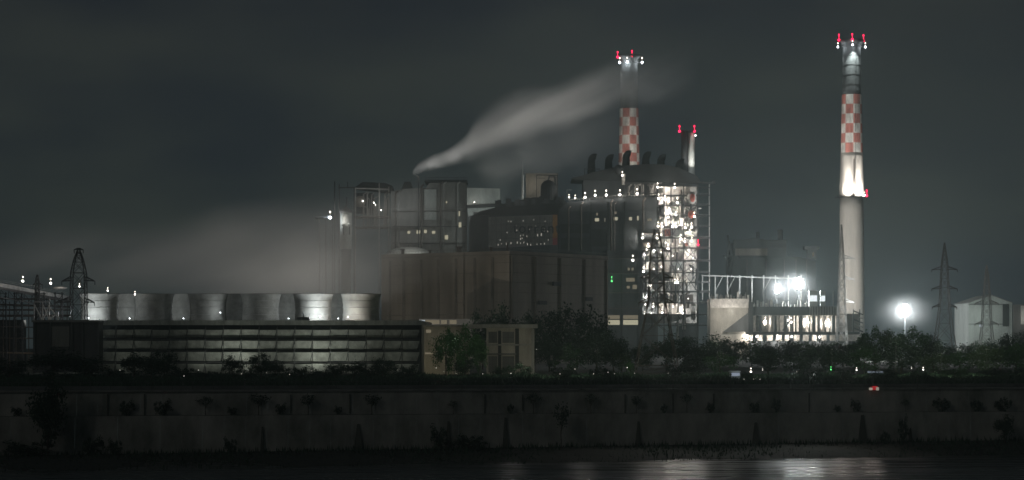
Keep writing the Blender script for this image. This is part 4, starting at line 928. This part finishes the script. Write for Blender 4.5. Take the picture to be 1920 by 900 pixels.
for i in range(5): MB().bar(P(1601, 583+8*i, D+5), P(1618, 590+8*i, D+5), 1.1).build('stair_flight', M['beige'] if i % 2 else M['steel'], eh)
MB().bar(P(1600, 580, D+5), P(1600, 622, D+5), .9).build('stair_post', M['steel'], eh); MB().bar(P(1612, 580, D+5), P(1612, 622, D+5), .9).build('stair_post', M['steel'], eh)
# rooftop gear lit by the big floods
for i in range(34):
    px = 1334+i*5.4+rnd.uniform(-1.5, 1.5); h = rnd.uniform(4, 13); D_ = D+rnd.uniform(2, 14); w = rnd.uniform(1, 2.2); b0 = 560 if px < 1404 else 575
    q = MB().pbox(px-w, px+w, b0-h, b0-.1, D_, 2.5)
    if i % 3 == 0: q.bar(P(px, b0-h, D_), P(px, b0-h-3, D_), .5)
    q.build('transformer_set', M['paint'] if i % 2 else M['lsteel'], eh)
for a, b, t, u, mm in ((1517.5, 1532, 554, 565, 'eWin2'), (1539.5, 1547, 554.5, 565, 'eWin2')):
    o = thing('lit_cabin', 'small cold-lit cabin on the pale casing, %s' % ('wider left one' if a < 1530 else 'narrow right one'), 'cabin', P((a+b)/2, 574, D+3), 'lit cabins on the precipitator hall')
    MB().pbox(a-.6, b+.6, t-9, t-1, D+3, 4).build('roof_unit', M['white'], o); MB().pbox(a-.6, b+.6, t-.8, 574.3, D+3, 4).build('walls', M['white'], o)
    MB().pbox(a, b, t, u, D+2.7, .25).build('window', emit('cabin_window', (.9, .96, 1), 1.1), o)
MB().bar(P(1562.5, 574, D), P(1562.5, 546, D), .7).build('aerial', M['lsteel'], eh)
for i, (px, py, s) in enumerate(((1435, 603, .95), (1483.6, 604, 1), (1513.5, 604, 1), (1552.5, 606, 1))): lamp(px, py, D-4.5, 'white lamp with ghost glow under the dark casing of the precipitator hall, %s' % ordi(i, 4), 16000, 'W', .95*s, 'lamps under the precipitator casing', pole=6, off=(0, 7, 0))
for i, (px, py) in enumerate(((1401, 631), (1419, 631), (1458, 634), (1484.5, 631), (1536.5, 632))): lamp(px, py, D-3.5, 'white lamp beneath the hall floor beam, behind the treetops, %s' % ordi(i, 5), 6000, 'W', .9, 'lamps beneath the hall floor beam', pole=4, off=(0, 3, -1))
def bigflood(px, py, D, label, e, s, pole):
    f = thing('mast_floodlight', label, 'floodlight', P(px, py, D), 'large mast floodlights'); k = D/2000
    MB().bar(P(px, py, D)+Vector((0, .8, -pole)), P(px, py, D)+Vector((0, .8, 0)), .6).build('mast', M['steel'], f)
    MB().ball(P(px, py, D), 2.3*s*k, 14, 1.0).build('lamp_bank', M['eFl'], f, True); MB().ball(P(px, py, D)+Vector((0, 0, 6.0*s*k)), 1.3*s*k, 10).build('ghost_ball', M['eFl'], f, True)  # upper ball added as the floodlight's ghost image
    MB().bar(P(px, py, D)+Vector((0, .4, 0)), P(px, py, D)+Vector((0, .4, 6*s*k)), .5).build('bracket', M['steel'], f)
    point(P(px, py, D)+Vector((0, -3.4*s*k, 2.5)), e, (.93, .97, 1.0), f); return f
bigflood(1457, 546, 1866, 'bright mast floodlight above the precipitator roof, left of the pair', 200000, .95, 16)
bigflood(1498, 537, 1866, 'larger mast floodlight above the precipitator roof, right of the pair', 380000, 1.2, 20)
f = thing('mast_floodlight', 'dazzling round floodlight with a small ghost glow alone above the wood on the right', 'floodlight', P(1697, 586, 1500), 'large mast floodlights')
MB().bar((X(1697, 1500), 1501.5, 0), P(1697, 583, 1501.5), .32).build('mast', M['darker'], f); MB().ball(P(1697, 585, 1500), 3.1, 16).build('lamp_bank', M['eFl'], f, True); MB().pbox(1693, 1701, 570.5, 576.5, 1500, .8).build('ghost_bank', M['eFl'], f)  # glowing bank above added as the lamp's ghost image
point(P(1697, 583, 1492), 380000, (.96, .98, 1), f)

# ================================================================== RIGHT EDGE BUILDINGS
D = 1900; gs = thing('gabled_shed', 'tall pale gabled shed with a dark slot at its right side', 'shed', (X(1857, D), D, 0))
MB().prism([(X(a, D), Z(b, D)) for a, b in ((1816, 690), (1897.5, 690), (1897.5, 568), (1859, 554), (1816, 568))], D, D+60).build('gable_wall', M['white'], gs)
MB().prism([(X(a, D), Z(b, D)) for a, b in ((1814, 568.5), (1816, 566.8), (1859, 552.5), (1898, 566.8), (1899.5, 568.5), (1859, 553.6))], D-1.5, D+61).build('roof', M['concrete'], gs)
MB().pbox(1880, 1892, 570, 612, D-.3, .25).build('slot', M['darker'], gs)
for py in (570, 607): MB().pbox(1816, 1880, py, py+1.3, D-.6, .5).build('wall_band', M['darkconc'], gs)
MB().pbox(1836, 1842, 608.5, 613, D-1, .4).build('wall_light', M['eWin2'], gs)
point(P(1838, 602, D-26), 9000, (.9, 1, .95), gs)
e2 = thing('edge_building', 'dim flat-roofed building at the right edge behind the wood', 'building', (X(1920, 1950), 1950, 0))
MB().pbox(1899, 1960, 571, 690, 1950, 30).build('wall', M['darkconc'], e2); MB().pbox(1914, 1926, 573, 608, 1949.5, .45).build('pale_panel', M['white'], e2)
point(P(1922, 600, 1935), 3000, parent=e2)
sc_ = thing('small_chimney', 'short pale chimney beside the gabled shed', 'chimney', (X(1799.5, 2200), 2200, 0))
MB().lathe(X(1799.5, 2200), 2200, [(1.8, 0), (1.5, Z(584, 2200))], 16).build('shaft', M['white'], sc_, True)

# ================================================================== LEFT PROCESS BUILDINGS IN THE STEAM
D = 2000; lf = thing('process_scaffold', 'open steel frame with curved dark roof around a round vessel', 'frame structure', (X(685, D), D, 0))
for px, tp, mm in ((627.5, 340, 'steel'), (636, 345, 'steel'), (664, 352, 'steel'), (666.5, 353, 'lsteel'), (711, 343, 'lsteel'), (729, 350, 'lsteel'), (650, 340+30, 'steel')):
    MB().bar(P(px, 690, D), P(px, tp, D), 1.0).build('post', M[mm], lf)
MB().bar(P(634, 352, D), P(668, 352, D), 1.1).build('beam', M['steel'], lf); MB().bar(P(666, 353, D-1), P(730, 355, D-1), 1.2).build('beam', M['lsteel'], lf)
MB().prism([(X(a, D), Z(b, D)) for a, b in ((664, 352), (735, 360), (735, 348), (722, 343), (680, 341))], D, D+30).build('curved_roof', M['darker'], lf)
MB().bar(P(652, 352, D), P(652, 341, D), .8).build('vent_pipe', M['steel'], lf)
MB().pbox(668, 700, 362, 400, D+16, 10).build('rear_screen', M['darker'], lf)
MB().ball(P(675, 378, D+6), 5.4, 16).build('round_vessel', M['beige'], lf, True)
for i in range(14):
    px = rnd.uniform(668, 726); t = rnd.uniform(360, 395); MB().tube([P(px, 430, D+8), P(px, t, D+8), P(px+rnd.uniform(-8, 8), t-4, D+8)], [rnd.uniform(.4, .9)]*3, 8).build('pipe', M['lsteel'], lf, True)
for a, b, t, u in ((664, 732, 405, 408), (664, 732, 425, 427)): MB().pbox(a, b, t, u, D-.5, 20).build('floor_slab', M['rust'], lf)
lt = thing('silo', 'white lit silo with a shallow cone roof at the left of the process frame', 'silo', (X(650, D), D-8, 0))
MB().lathe(X(650, D), D-8, [(5.4, 100), (5.4, Z(400, D))], 24).build('drum', M['white'], lt, True); MB().lathe(X(650, D), D-8, [(6.2, Z(399.9, D)), (5.9, Z(396, D)), (1.2, Z(389, D)), (.3, Z(383, D))], 24).build('cone_roof', M['darkconc'], lt, True)
MB().lathe(X(650, D), D-8, [(4.4, 0), (4.4, 99.9)], 20).build('skirt', M['dark'], lt, True)
point(P(640, 409, D-19), 2600, (1, .92, .86), lt)
for i, px in enumerate((644, 655.5)): o = thing('white_vessel', 'small white ball-shaped vessel at the foot of the silo, %s' % ('left one' if i == 0 else 'right one'), 'vessel', P(px, 424, D-16), 'white ball vessels'); MB().ball(P(px, 421, D-16), 1.9, 12).build('ball', M['white'], o, True); MB().bar(P(px, 440, D-16), P(px, 424, D-16), 1.0).build('stand', M['steel'], o)
lamp(619, 408, D-10, 'cold bluish-white lamp with ghost glow at the far left of the process frame', 5000, 'B', 1.3, None, 'yard_lamp', pole=30)
for i, (px, py, s) in enumerate(((680, 377, .6), (701, 380, .6), (714.5, 394, .5), (751.5, 407, .75), (755.5, 392, .6), (704, 384, .4))): lamp(px, py, D-8, 'small white lamp among the hazy process pipes, %s' % ordi(i, 6), 900*s, 'W', s, 'lamps among the process pipes', 'pipe_lamp', pole=8, two=False)
ld = thing('walkway_platform', 'dark blue platform jutting out at the left end of the process frame', 'platform', (X(606, D), D, 0))
MB().pbox(591, 621, 405, 409, D-10, 12).build('deck', M['dark'], ld)
for px in (599, 611, 623): MB().bar(P(px, 690, D-4), P(px, 409.2, D-4), .8).build('post', M['steel'], ld)
D = 1985; lb2 = thing('steam_hidden_building', 'large grey building half lost in steam under the long plume', 'building', (X(800, D), D, 0))
MB().prism([(X(a, D), Z(b, D)) for a, b in ((733, 690), (874, 690), (874, 343), (860, 341), (805, 343), (800, 352), (760, 354), (733, 359))], D, D+40).build('main_wall', M['concrete'], lb2)
MB().prism([(X(a, D), Z(b, D)) for a, b in ((752, 354), (774, 352.5), (769, 340), (758, 340))], D+4, D+14).build('roof_cone', M['darker'], lb2)
MB().pbox(795, 818, 355, 412, D-1.2, 1.1).build('pale_panel', M['white'], lb2); MB().pbox(736, 792, 362, 420, D-.6, .5).build('pale_panel', M['concrete'], lb2)
MB().pbox(796, 876, 337, 340.8, D-1, 44).build('roof', M['darker'], lb2)
for a, b, t, u in ((764, 769, 433, 438), (781, 788, 432, 438), (795, 800, 431, 437), (810, 816, 433, 438), (834, 840, 441, 449), (836, 838, 377, 381)): MB().pbox(a, b, t, u, D-1.6, .4).build('window', M['eWin'], lb2)
point(P(745, 385, D-25), 5000, (.9, .96, 1), lb2)
q = MB()
for px in range(798, 874, 6): q.bar(P(px, 337, D+1), P(px, 333, D+1), .25)
q.bar(P(797, 333, D+1), P(875, 333, D+1), .3); q.build('roof_railing', M['steel'], lb2)
for px, r, t in ((742, .9, 362), (748, .6, 362), (790, 1.0, 350), (826, .8, 345), (832, .5, 345), (858, .7, 345)): MB().tube([P(px, 470, D-3), P(px, t, D-3), P(px+5, t-4, D-3)], [r]*3, 8).build('down_pipe', M['lsteel'] if r < .8 else M['rust'], lb2, True)
for py in (395, 424, 455): MB().pbox(736, 873, py, py+1.4, D-4, 3.5).build('walkway', M['steel'], lb2)
q = MB()
for py in (395, 424, 455):
    for px in range(738, 873, 7): q.bar(P(px, py, D-4), P(px, py-4, D-4), .2)
    q.bar(P(737, py-4, D-4), P(873, py-4, D-4), .22)
q.build('walkway_railing', M['lsteel'], lb2)
ps = thing('steam_vent_pipe', 'thin dark vent pipe from which the long plume blows', 'vent pipe', (X(785, D-14), D-14, 0))
MB().bar(P(785, 690, D-14), P(785, 330, D-14), 1.1, n=8).build('pipe', M['steel'], ps); MB().bar(P(785, 333, D-14), P(779, 327, D-14), 1.3, n=8).build('outlet', M['steel'], ps)
D = 1970; wp = thing('pale_clad_building', 'pale lit wall panel split by a dark beam beside the steam', 'building', (X(906, D), D, 0))
MB().prism([(X(a, D), Z(b, D)) for a, b in ((875.5, 384.5), (937.5, 381.5), (937.5, 353.5), (875.5, 352))], D, D+20).build('upper_panel', M['white'], wp)
MB().prism([(X(a, D), Z(b, D)) for a, b in ((878, 405.5), (927, 405.5), (938, 398), (939, 387.5), (876, 390.5))], D+1, D+20).build('lower_panel', M['white'], wp)
MB().prism([(X(a, D), Z(b, D)) for a, b in ((874, 390), (948, 386), (948, 381.7), (874, 384.7))], D-1.5, D+18).build('dark_beam', M['darker'], wp)
MB().pbox(888, 895, 397.5, 405, D-.5, 1.4).build('door', M['darkconc'], wp)
MB().pbox(876, 915, 406, 690, D+2, 18).build('lower_wall', M['dark'], wp)
for a, b, t, u in ((860, 862.5, 396, 405), (860, 865, 417, 426), (905.5, 910, 423, 431)): MB().pbox(a, b, t, u, D-2, .4).build('window', M['eWin'], wp)
lamp(889.5, 379, D-4, 'tiny lamp on the upper pale panel', 260, 'W', .5, None, 'pipe_lamp', pole=2, two=False)
point(P(905, 425, D-36), 15000, (.88, .97, .95), wp)

for i, (px, py, D_, e) in enumerate(((852, 655, 818, 1900), (1062, 668, 820, 4500), (1120, 655, 930, 3000), (1345, 660, 850, 5000), (1560, 655, 850, 3000), (1680, 650, 850, 6000), (1765, 662, 850, 5000), (1850, 655, 850, 5500))):  # lamps added to bring out the green of the trees
    lamp(px, py, D_, 'added faint greenish lamp among the foliage, %s' % ordi(i, 8), 0, 'S', .12, 'added faint lamps among the foliage', 'added_foliage_lamp', 'lamp', Z(py, D_), False)
    point(P(px, py-14, D_-16), e, (.88, 1, .68), [o for o in COL.objects if o.name.startswith('added_foliage_lamp')][-1])
# ================================================================== ROADSIDE LIGHTS AND SMALL THINGS
pl = [(345, 705), (453, 701), (500, 699), (543, 702), (832, 697), (855, 700), (905, 701), (958, 700), (1050, 701), (1078, 692), (1113, 701), (1140, 698), (1152, 701), (1190, 700), (1253, 700), (1310, 711), (1354, 711), (1366, 711), (1395, 711), (1413, 711), (1425, 711), (1494, 697), (1484, 702), (1617, 716), (1645, 712)]
for i, (px, py) in enumerate(pl):
    lamp(px, py, 760, 'tiny roadside light behind the parapet, %s' % ordi(i, len(pl)), 14, 'S', .2+.1*rnd.random(), 'tiny roadside lights', 'path_light', 'light', 1.0, False)
lamp(1408, 697, 800, 'warm white street lamp with ghost glow beside the blue-white kiosk', 420, 'W', .75, None, 'street_lamp', pole=3, off=(0, 2, 0))
lamp(1430, 694, 800, 'small dim street lamp right of the warm one', 60, 'S', .4, None, 'street_lamp', pole=3)
lamp(1558, 693, 800, 'green lamp with ghost glow in the roadside bushes', 160, 'G', .65, None, 'signal_lamp', pole=3)
lamp(1606, 694, 800, 'white lamp beside a lit shrub among the roadside trees', 160, 'W', .5, None, 'street_lamp', pole=3)
lamp(1731, 693, 800, 'pinkish-white lamp at the foot of the wood', 220, 'W', .5, None, 'street_lamp', pole=3); lamp(1709, 691, 800, 'faint lamp just left of the pinkish one', 60, 'S', .35, None, 'street_lamp', pole=3)
lamp(1176, 689, 790, 'lamp in the yellow-green shrub by the big pylon foot', 160, 'S', .4, None, 'ground_lamp', 'lamp', 1.5, False, (0, -2, .6))
tree('green', 1182, 672, 795, 'small yellow-green shrub lit up beside the big pylon', 'lit shrubs', 22, 0, 'shrub')
kk = thing('kiosk', 'small blue-white lit kiosk by the road', 'kiosk', P(1379, 711, 770)); D = 770
MB().pbox(1370, 1388, 698, 711, D, 4).build('cabin', M['white'], kk); MB().pbox(1369, 1389, 695.5, 697.8, D-.6, 5).build('roof', M['white'], kk); MB().pbox(1371.5, 1387, 699, 705, D-.2, .15).build('window', emit('kiosk_glow', (.7, .82, 1), .3), kk)
point(P(1383, 690, D-3), 60, (.8, .88, 1), kk)
cn = thing('lit_canopy', 'low bluish strip-lit canopy among the roadside trees', 'canopy', P(1643, 705, 770))
MB().pbox(1630, 1656, 696, 699.3, 770, 4).build('light_strip', emit('canopy_glow', (.72, .85, 1), .17), cn); MB().pbox(1629, 1657, 694.3, 695.8, 769.5, 5).build('roof', M['darkconc'], cn)
for px in (1630, 1655): MB().bar(P(px, 711, 771), P(px, 699.5, 771), .2).build('post', M['steel'], cn)
rs = thing('red_sign', 'small glowing red and white sign on top of the river wall', 'sign', P(1639, 732, 628)); D = 628
MB().pbox(1633, 1646, 724, 731, D, .3).build('board', emit('sign_red', (1, .06, .07), .3), rs)
MB().bar(P(1634, 734, D), P(1634, 722, D), .2).build('post', M['steel'], rs); MB().bar(P(1646, 734, D), P(1646, 724, D), .2).build('post', M['steel'], rs)
MB().pbox(1630, 1636, 727, 731.5, D-.5, .4).build('white_edge', emit('sign_white', (1, .9, .75), .3), rs); MB().pbox(1643, 1648, 726, 732, D-.5, .4).build('white_edge', emit('sign_white2', (1, .9, .75), .25), rs)
for i, (px, e, tx, TD, ang, c) in enumerate(((960, 260, 960, 510, 80, (1, .95, .9)), (1090, 420, 1090, 510, 80, (1, .95, .9)), (1370, 450, 1370, 520, 80, (1, .97, .9)), (1215, 900, 1215, 520, 80, (1, .93, .84)), (1262, 2400, 1262, 520, 80, (1, .93, .84)), (1305, 1900, 1305, 520, 80, (1, .95, .88)), (1440, 700, 1440, 540, 80, (.95, 1, .98)), (1485, 4200, 1485, 530, 80, (.95, 1, .98)), (1525, 3800, 1525, 530, 80, (.98, 1, .95)), (1580, 2000, 1580, 550, 80, (1, .88, .8)), (1635, 900, 1635, 550, 80, (1, .86, .78)), (1720, 160, 1720, 560, 80, (1, .9, .85)))):  # floodlights added to put a sheen on the water
    Dw = wallD(px)+2; f = thing('added_river_flood', 'added hooded floodlight on the river wall coping aimed down at the water, %s' % ordi(sorted((960, 1090, 1370, 1215, 1262, 1305, 1440, 1485, 1525, 1580, 1635, 1720)).index(px), 12), 'floodlight', (X(px, Dw), Dw, .3), 'added floodlights for the water sheen')
    MB().bar((X(px, Dw), Dw, 0), (X(px, Dw), Dw, 4.2), .16).build('pole', M['steel'], f); MB().box(X(px, Dw)-.3, X(px, Dw)+.3, Dw-.9, Dw+.1, 4.2, 4.45).build('hood', M['steel'], f)
    spot((X(px, Dw), Dw-.8, 4.1), (X(tx, TD), TD, -18), e, 135, c, 1.0, f)
bt = thing('drifting_branch', 'dead forked branch sticking out of the river', 'branch', P(1522, 872, 560)); D = 560
MB().bar(P(1520, 868, D), P(1526, 891, D), .35, .15).bar(P(1522, 874, D), P(1531, 882, D), .22, .1).bar(P(1521, 871, D), P(1530, 867, D), .2, .08).bar(P(1410, 884, D), P(1418, 876, D), .25, .1).bar(P(1418, 876, D), P(1500, 873, D), .18, .2).build('wood', M['bark'], bt)

# ================================================================== STEAM AND PLUME (real volumes)
def vol_mat(name, dens, build_density, col=(.93, .93, .92), aniso=.0):
    m = bpy.data.materials.new(name); m.use_nodes = True; t = m.node_tree; t.nodes.clear()
    o = t.nodes.new('ShaderNodeOutputMaterial'); v = t.nodes.new('ShaderNodeVolumePrincipled')
    v.inputs['Color'].default_value = (*col, 1); v.inputs['Anisotropy'].default_value = aniso
    if build_density is None: v.inputs['Density'].default_value = dens
    else: t.links.new(build_density(t), v.inputs['Density'])
    t.links.new(v.outputs[0], o.inputs['Volume']); return m
class NT:
    """small helper to write scalar node maths"""
    def __init__(s, t): s.t = t
    def m(s, op, a, b=None, c=None, clamp=False):
        n = s.t.nodes.new('ShaderNodeMath'); n.operation = op; n.use_clamp = clamp
        for i, x in enumerate((a, b, c)):
            if x is None: continue
            if isinstance(x, (int, float)): n.inputs[i].default_value = x
            else: s.t.links.new(x, n.inputs[i])
        return n.outputs[0]
    def curve(s, x, pts, x0, x1, y0, y1):       # piecewise curve through world points
        u = s.m('DIVIDE', s.m('SUBTRACT', x, x0), x1-x0)
        n = s.t.nodes.new('ShaderNodeFloatCurve'); cv = n.mapping.curves[0]
        P_ = [((a-x0)/(x1-x0), (b-y0)/(y1-y0)) for a, b in pts]
        cv.points[0].location = P_[0]; cv.points[1].location = P_[-1]
        for p in P_[1:-1]: cv.points.new(*p)
        n.mapping.use_clip = False; n.mapping.update(); s.t.links.new(u, n.inputs['Value'])
        return s.m('ADD', s.m('MULTIPLY', n.outputs[0], y1-y0), y0)
    def noise(s, vec, scale, detail=2, map_=(1, 1, 1), rot=(0, 0, 0)):
        m0 = s.t.nodes.new('ShaderNodeMapping'); m0.inputs['Rotation'].default_value = rot; s.t.links.new(vec, m0.inputs[0])
        mp = s.t.nodes.new('ShaderNodeMapping'); mp.inputs['Scale'].default_value = map_
        s.t.links.new(m0.outputs[0], mp.inputs[0]); n = s.t.nodes.new('ShaderNodeTexNoise'); n.inputs['Scale'].default_value = scale; n.inputs['Detail'].default_value = detail; n.inputs['Distortion'].default_value = .5
        s.t.links.new(mp.outputs[0], n.inputs[0]); return n.outputs[0]
def path_volume(name, label, D, pts, thick, K, dens_pts, noise_s, nmap, nrot=(0, 0, 0), pad=1.25, col=(.93, .93, .92), lo=.35, hi=.62, soft=1.0, dy=1.0):
    """pts: (px, py centre, half height px); the cloud follows that path at distance D"""
    k = D/F; wp = [(X(a, D), Z(b, D), r*k) for a, b, r in pts]
    x0, x1 = wp[0][0], wp[-1][0]; zmin = min(z-r*pad for _, z, r in wp); zmax = max(z+r*pad for _, z, r in wp); rm = max(r for _, _, r in wp)
    def f(t):
        N_ = NT(t); tcn = t.nodes.new('ShaderNodeTexCoord'); sp = t.nodes.new('ShaderNodeSeparateXYZ'); t.links.new(tcn.outputs['Object'], sp.inputs[0])
        x, y, z = sp.outputs
        zc = N_.curve(x, [(a, b) for a, b, _ in wp], x0, x1, zmin, zmax); rr = N_.curve(x, [(a, r) for a, _, r in wp], x0, x1, 0, rm*1.05)
        wob = N_.m('MULTIPLY', N_.m('SUBTRACT', N_.noise(tcn.outputs['Object'], noise_s*.45, 2), .5), rm*.8)
        dz = N_.m('DIVIDE', N_.m('SUBTRACT', N_.m('ADD', z, wob), zc), N_.m('MAXIMUM', rr, .5))
        ddy = N_.m('DIVIDE', N_.m('SUBTRACT', y, D), N_.m('MAXIMUM', N_.m('MULTIPLY', rr, thick), 1.0))
        q = N_.m('ADD', N_.m('MULTIPLY', dz, dz), N_.m('MULTIPLY', ddy, ddy))
        fall = N_.m('POWER', N_.m('MAXIMUM', N_.m('SUBTRACT', 1, q), 0), 1.5*soft)
        nz = N_.noise(tcn.outputs['Object'], noise_s, 3, nmap, nrot)
        nn = N_.m('MULTIPLY_ADD', N_.m('DIVIDE', N_.m('SUBTRACT', nz, lo), hi-lo, clamp=True), .85, .15)
        kd = N_.curve(x, [((X(a, D)), b) for a, b in dens_pts], x0, x1, 0, 1)
        return N_.m('MULTIPLY', N_.m('MULTIPLY', N_.m('MULTIPLY', fall, nn), N_.m('MAXIMUM', kd, 0)), K)
    mb = MB(); n = len(wp)
    # closed hull that follows the path
    for a, z, r in wp:
        R_ = r*pad+rm*.2
        for y_, zz in ((D-R_*thick, z-R_), (D+R_*thick, z-R_), (D+R_*thick, z+R_), (D-R_*thick, z+R_)): mb.v.append(Vector((a, y_, zz)))
    for i in range(n-1):
        for j in range(4): mb.f.append((i*4+j, i*4+(j+1) % 4, (i+1)*4+(j+1) % 4, (i+1)*4+j))
    mb.f.append((3, 2, 1, 0)); m_ = (n-1)*4; mb.f.append((m_, m_+1, m_+2, m_+3))
    o = mb.build(name, vol_mat(name+'_volume', K, f, col), kind='stuff'); o['label'] = label
    bm = bmesh.new(); bm.from_mesh(o.data); bmesh.ops.recalc_face_normals(bm, faces=bm.faces); bm.to_mesh(o.data); bm.free(); return o
path_volume('smoke_plume', 'long pale plume blown to the right from the vent pipe', 1960,
    [(774, 329, 4), (784, 322, 10), (805, 313, 15), (840, 300, 22), (870, 280, 34), (900, 255, 52), (945, 232, 58), (1000, 214, 54), (1060, 196, 50), (1120, 174, 52), (1180, 152, 56), (1240, 138, 58), (1310, 122, 46)],
    1.0, .11, [(774, 1), (800, 1), (840, .66), (870, .44), (900, .30), (950, .27), (1000, .26), (1080, .22), (1160, .17), (1230, .11), (1310, 0)], .030, (.20, .5, 1.35), (0, R(28), 0), lo=.30, hi=.66)
path_volume('smoke_plume', 'thin veil of smoke spreading below the long plume', 1985,
    [(800, 332, 8), (860, 325, 26), (940, 312, 50), (1020, 290, 72), (1100, 262, 82), (1180, 230, 78), (1260, 195, 60), (1330, 160, 40)],
    .8, .0038, [(800, .5), (900, .8), (1000, .8), (1100, .7), (1200, .45), (1280, .2), (1330, 0)], .02, (.2, .8, 1.2), (0, R(24), 0), lo=.25, hi=.7)
path_volume('steam_cloud', 'low steam drifting left from the cooling tower fans', 1075,
    [(-60, 505, 70), (60, 498, 80), (180, 492, 88), (300, 498, 88), (420, 486, 118), (520, 482, 140), (600, 478, 145), (680, 470, 140), (780, 440, 120), (880, 410, 100), (980, 385, 80), (1080, 360, 60)],
    1.5, .0145, [(-60, .5), (60, .6), (180, .62), (300, .62), (420, .75), (520, .85), (600, 1), (680, .95), (780, .72), (880, .45), (980, .25), (1080, 0)], .034, (.38, .8, 1.2), (0, R(14), 0), lo=.38, hi=.66, pad=1.0)
# upward floodlights added on roofs and deck to light the steam and the plume
def upflood(px, py, D, tx, ty, TD, e, ang, label, group, col=(1, .96, .9)):
    f = thing('added_upflood', label, 'floodlight', P(px, py, D), group)
    MB().bar((X(px, D), D, 0 if D > 2000 else Z(601, D)), P(px, py, D)+Vector((0, 0, 1.2)), .3).build('stand', M['steel'], f)
    q = P(px, py, D)+Vector((0, 0, 1.7)); MB().box(q.x-.9, q.x+.9, q.y-.5, q.y+.5, q.z-.5, q.z+.3).build('housing', M['steel'], f)
    spot(q+Vector((0, 0, .6)), P(tx, ty, TD), e, ang, col, .9, f)
for i, (px, tx, ty, e) in enumerate(((60, 40, 480, 60000), (190, 170, 470, 60000), (330, 300, 470, 42000), (470, 450, 450, 55000), (575, 570, 440, 88000), (655, 660, 430, 95000), (700, 780, 420, 55000))):
    upflood(px, 599, 1000, tx, ty, 1075, e, 120, 'added upward floodlight behind the rear fan stacks, %s' % ordi(i, 7), 'added upward floodlights on the cooling tower', (1, .93, .84))
for i, (px, py, D, tx, ty, e) in enumerate(((868, 398, 2034, 860, 290, 200000), (868, 400, 2034, 890, 262, 360000), (930, 400, 2034, 950, 225, 430000), (1010, 400, 2034, 1040, 195, 430000), (1090, 400, 2034, 1130, 160, 420000))):
    upflood(px, py, D, tx, ty, 1960, e, 60, 'added upward roof floodlight under the plume, %s' % ordi(i, 5), 'added upward floodlights under the plume')

for i, (px, tx, ty, e, a) in enumerate(((770, 792, 320, 620000, 16), (820, 832, 300, 620000, 18), (872, 862, 262, 620000, 16))):  # unseen floods added to brighten the start of the plume
    f = thing('added_plume_flood', 'added floodlight aimed at the start of the plume, behind the brown building, %s' % ordi(i, 3), 'floodlight', (X(px, 1880), 1880, 0), 'added floodlights aimed at the plume')
    MB().bar((X(px, 1880), 1880, 0), P(px, 494, 1880), .5).build('pole', M['steel'], f); MB().pbox(px-2, px+2, 490, 493.9, 1880, 1.4).build('housing', M['steel'], f)
    spot(P(px, 488, 1879), P(tx, ty, 1960), e, a, (1, .97, .93), .7, f)

# scattering volumes added round the strongest lamps and the boiler frame for bloom
def glow_mist(name, c, rx, ry, rz, K, label, scale=.06):
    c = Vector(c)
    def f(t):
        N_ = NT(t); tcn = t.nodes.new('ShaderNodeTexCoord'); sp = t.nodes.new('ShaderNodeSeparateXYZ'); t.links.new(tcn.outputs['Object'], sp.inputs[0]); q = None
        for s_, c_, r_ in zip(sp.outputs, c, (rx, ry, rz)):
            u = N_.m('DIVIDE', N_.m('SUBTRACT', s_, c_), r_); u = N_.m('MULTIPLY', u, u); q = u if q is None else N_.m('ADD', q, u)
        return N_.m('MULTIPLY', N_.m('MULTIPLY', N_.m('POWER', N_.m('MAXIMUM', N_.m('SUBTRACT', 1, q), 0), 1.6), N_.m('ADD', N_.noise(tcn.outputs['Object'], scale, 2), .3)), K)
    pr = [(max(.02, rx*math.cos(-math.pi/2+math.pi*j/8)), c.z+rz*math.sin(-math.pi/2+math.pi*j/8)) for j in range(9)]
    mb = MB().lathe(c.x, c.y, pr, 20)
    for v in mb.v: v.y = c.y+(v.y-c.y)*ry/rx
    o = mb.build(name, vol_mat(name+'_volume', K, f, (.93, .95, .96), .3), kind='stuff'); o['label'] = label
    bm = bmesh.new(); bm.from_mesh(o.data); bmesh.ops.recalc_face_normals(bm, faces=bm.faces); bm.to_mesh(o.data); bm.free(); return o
glow_mist('glow_mist', P(1697, 583, 1500), 27, 14, 15, .0045, 'added glow volume round the lone floodlight')
glow_mist('glow_mist', P(1480, 545, 1866), 34, 18, 24, .0028, 'added glow volume over the precipitator roof')
glow_mist('glow_mist', P(1264, 440, 1880), 36, 16, 62, .0045, 'added glow volume in front of the boiler frame', .08)

# ================================================================== HAZE
MB().box(-2300, 2300, -70, 4200, -20, 330).build('haze', vol_mat('haze_air', HAZE, None, (.80, .95, .92), .55), kind='stuff')
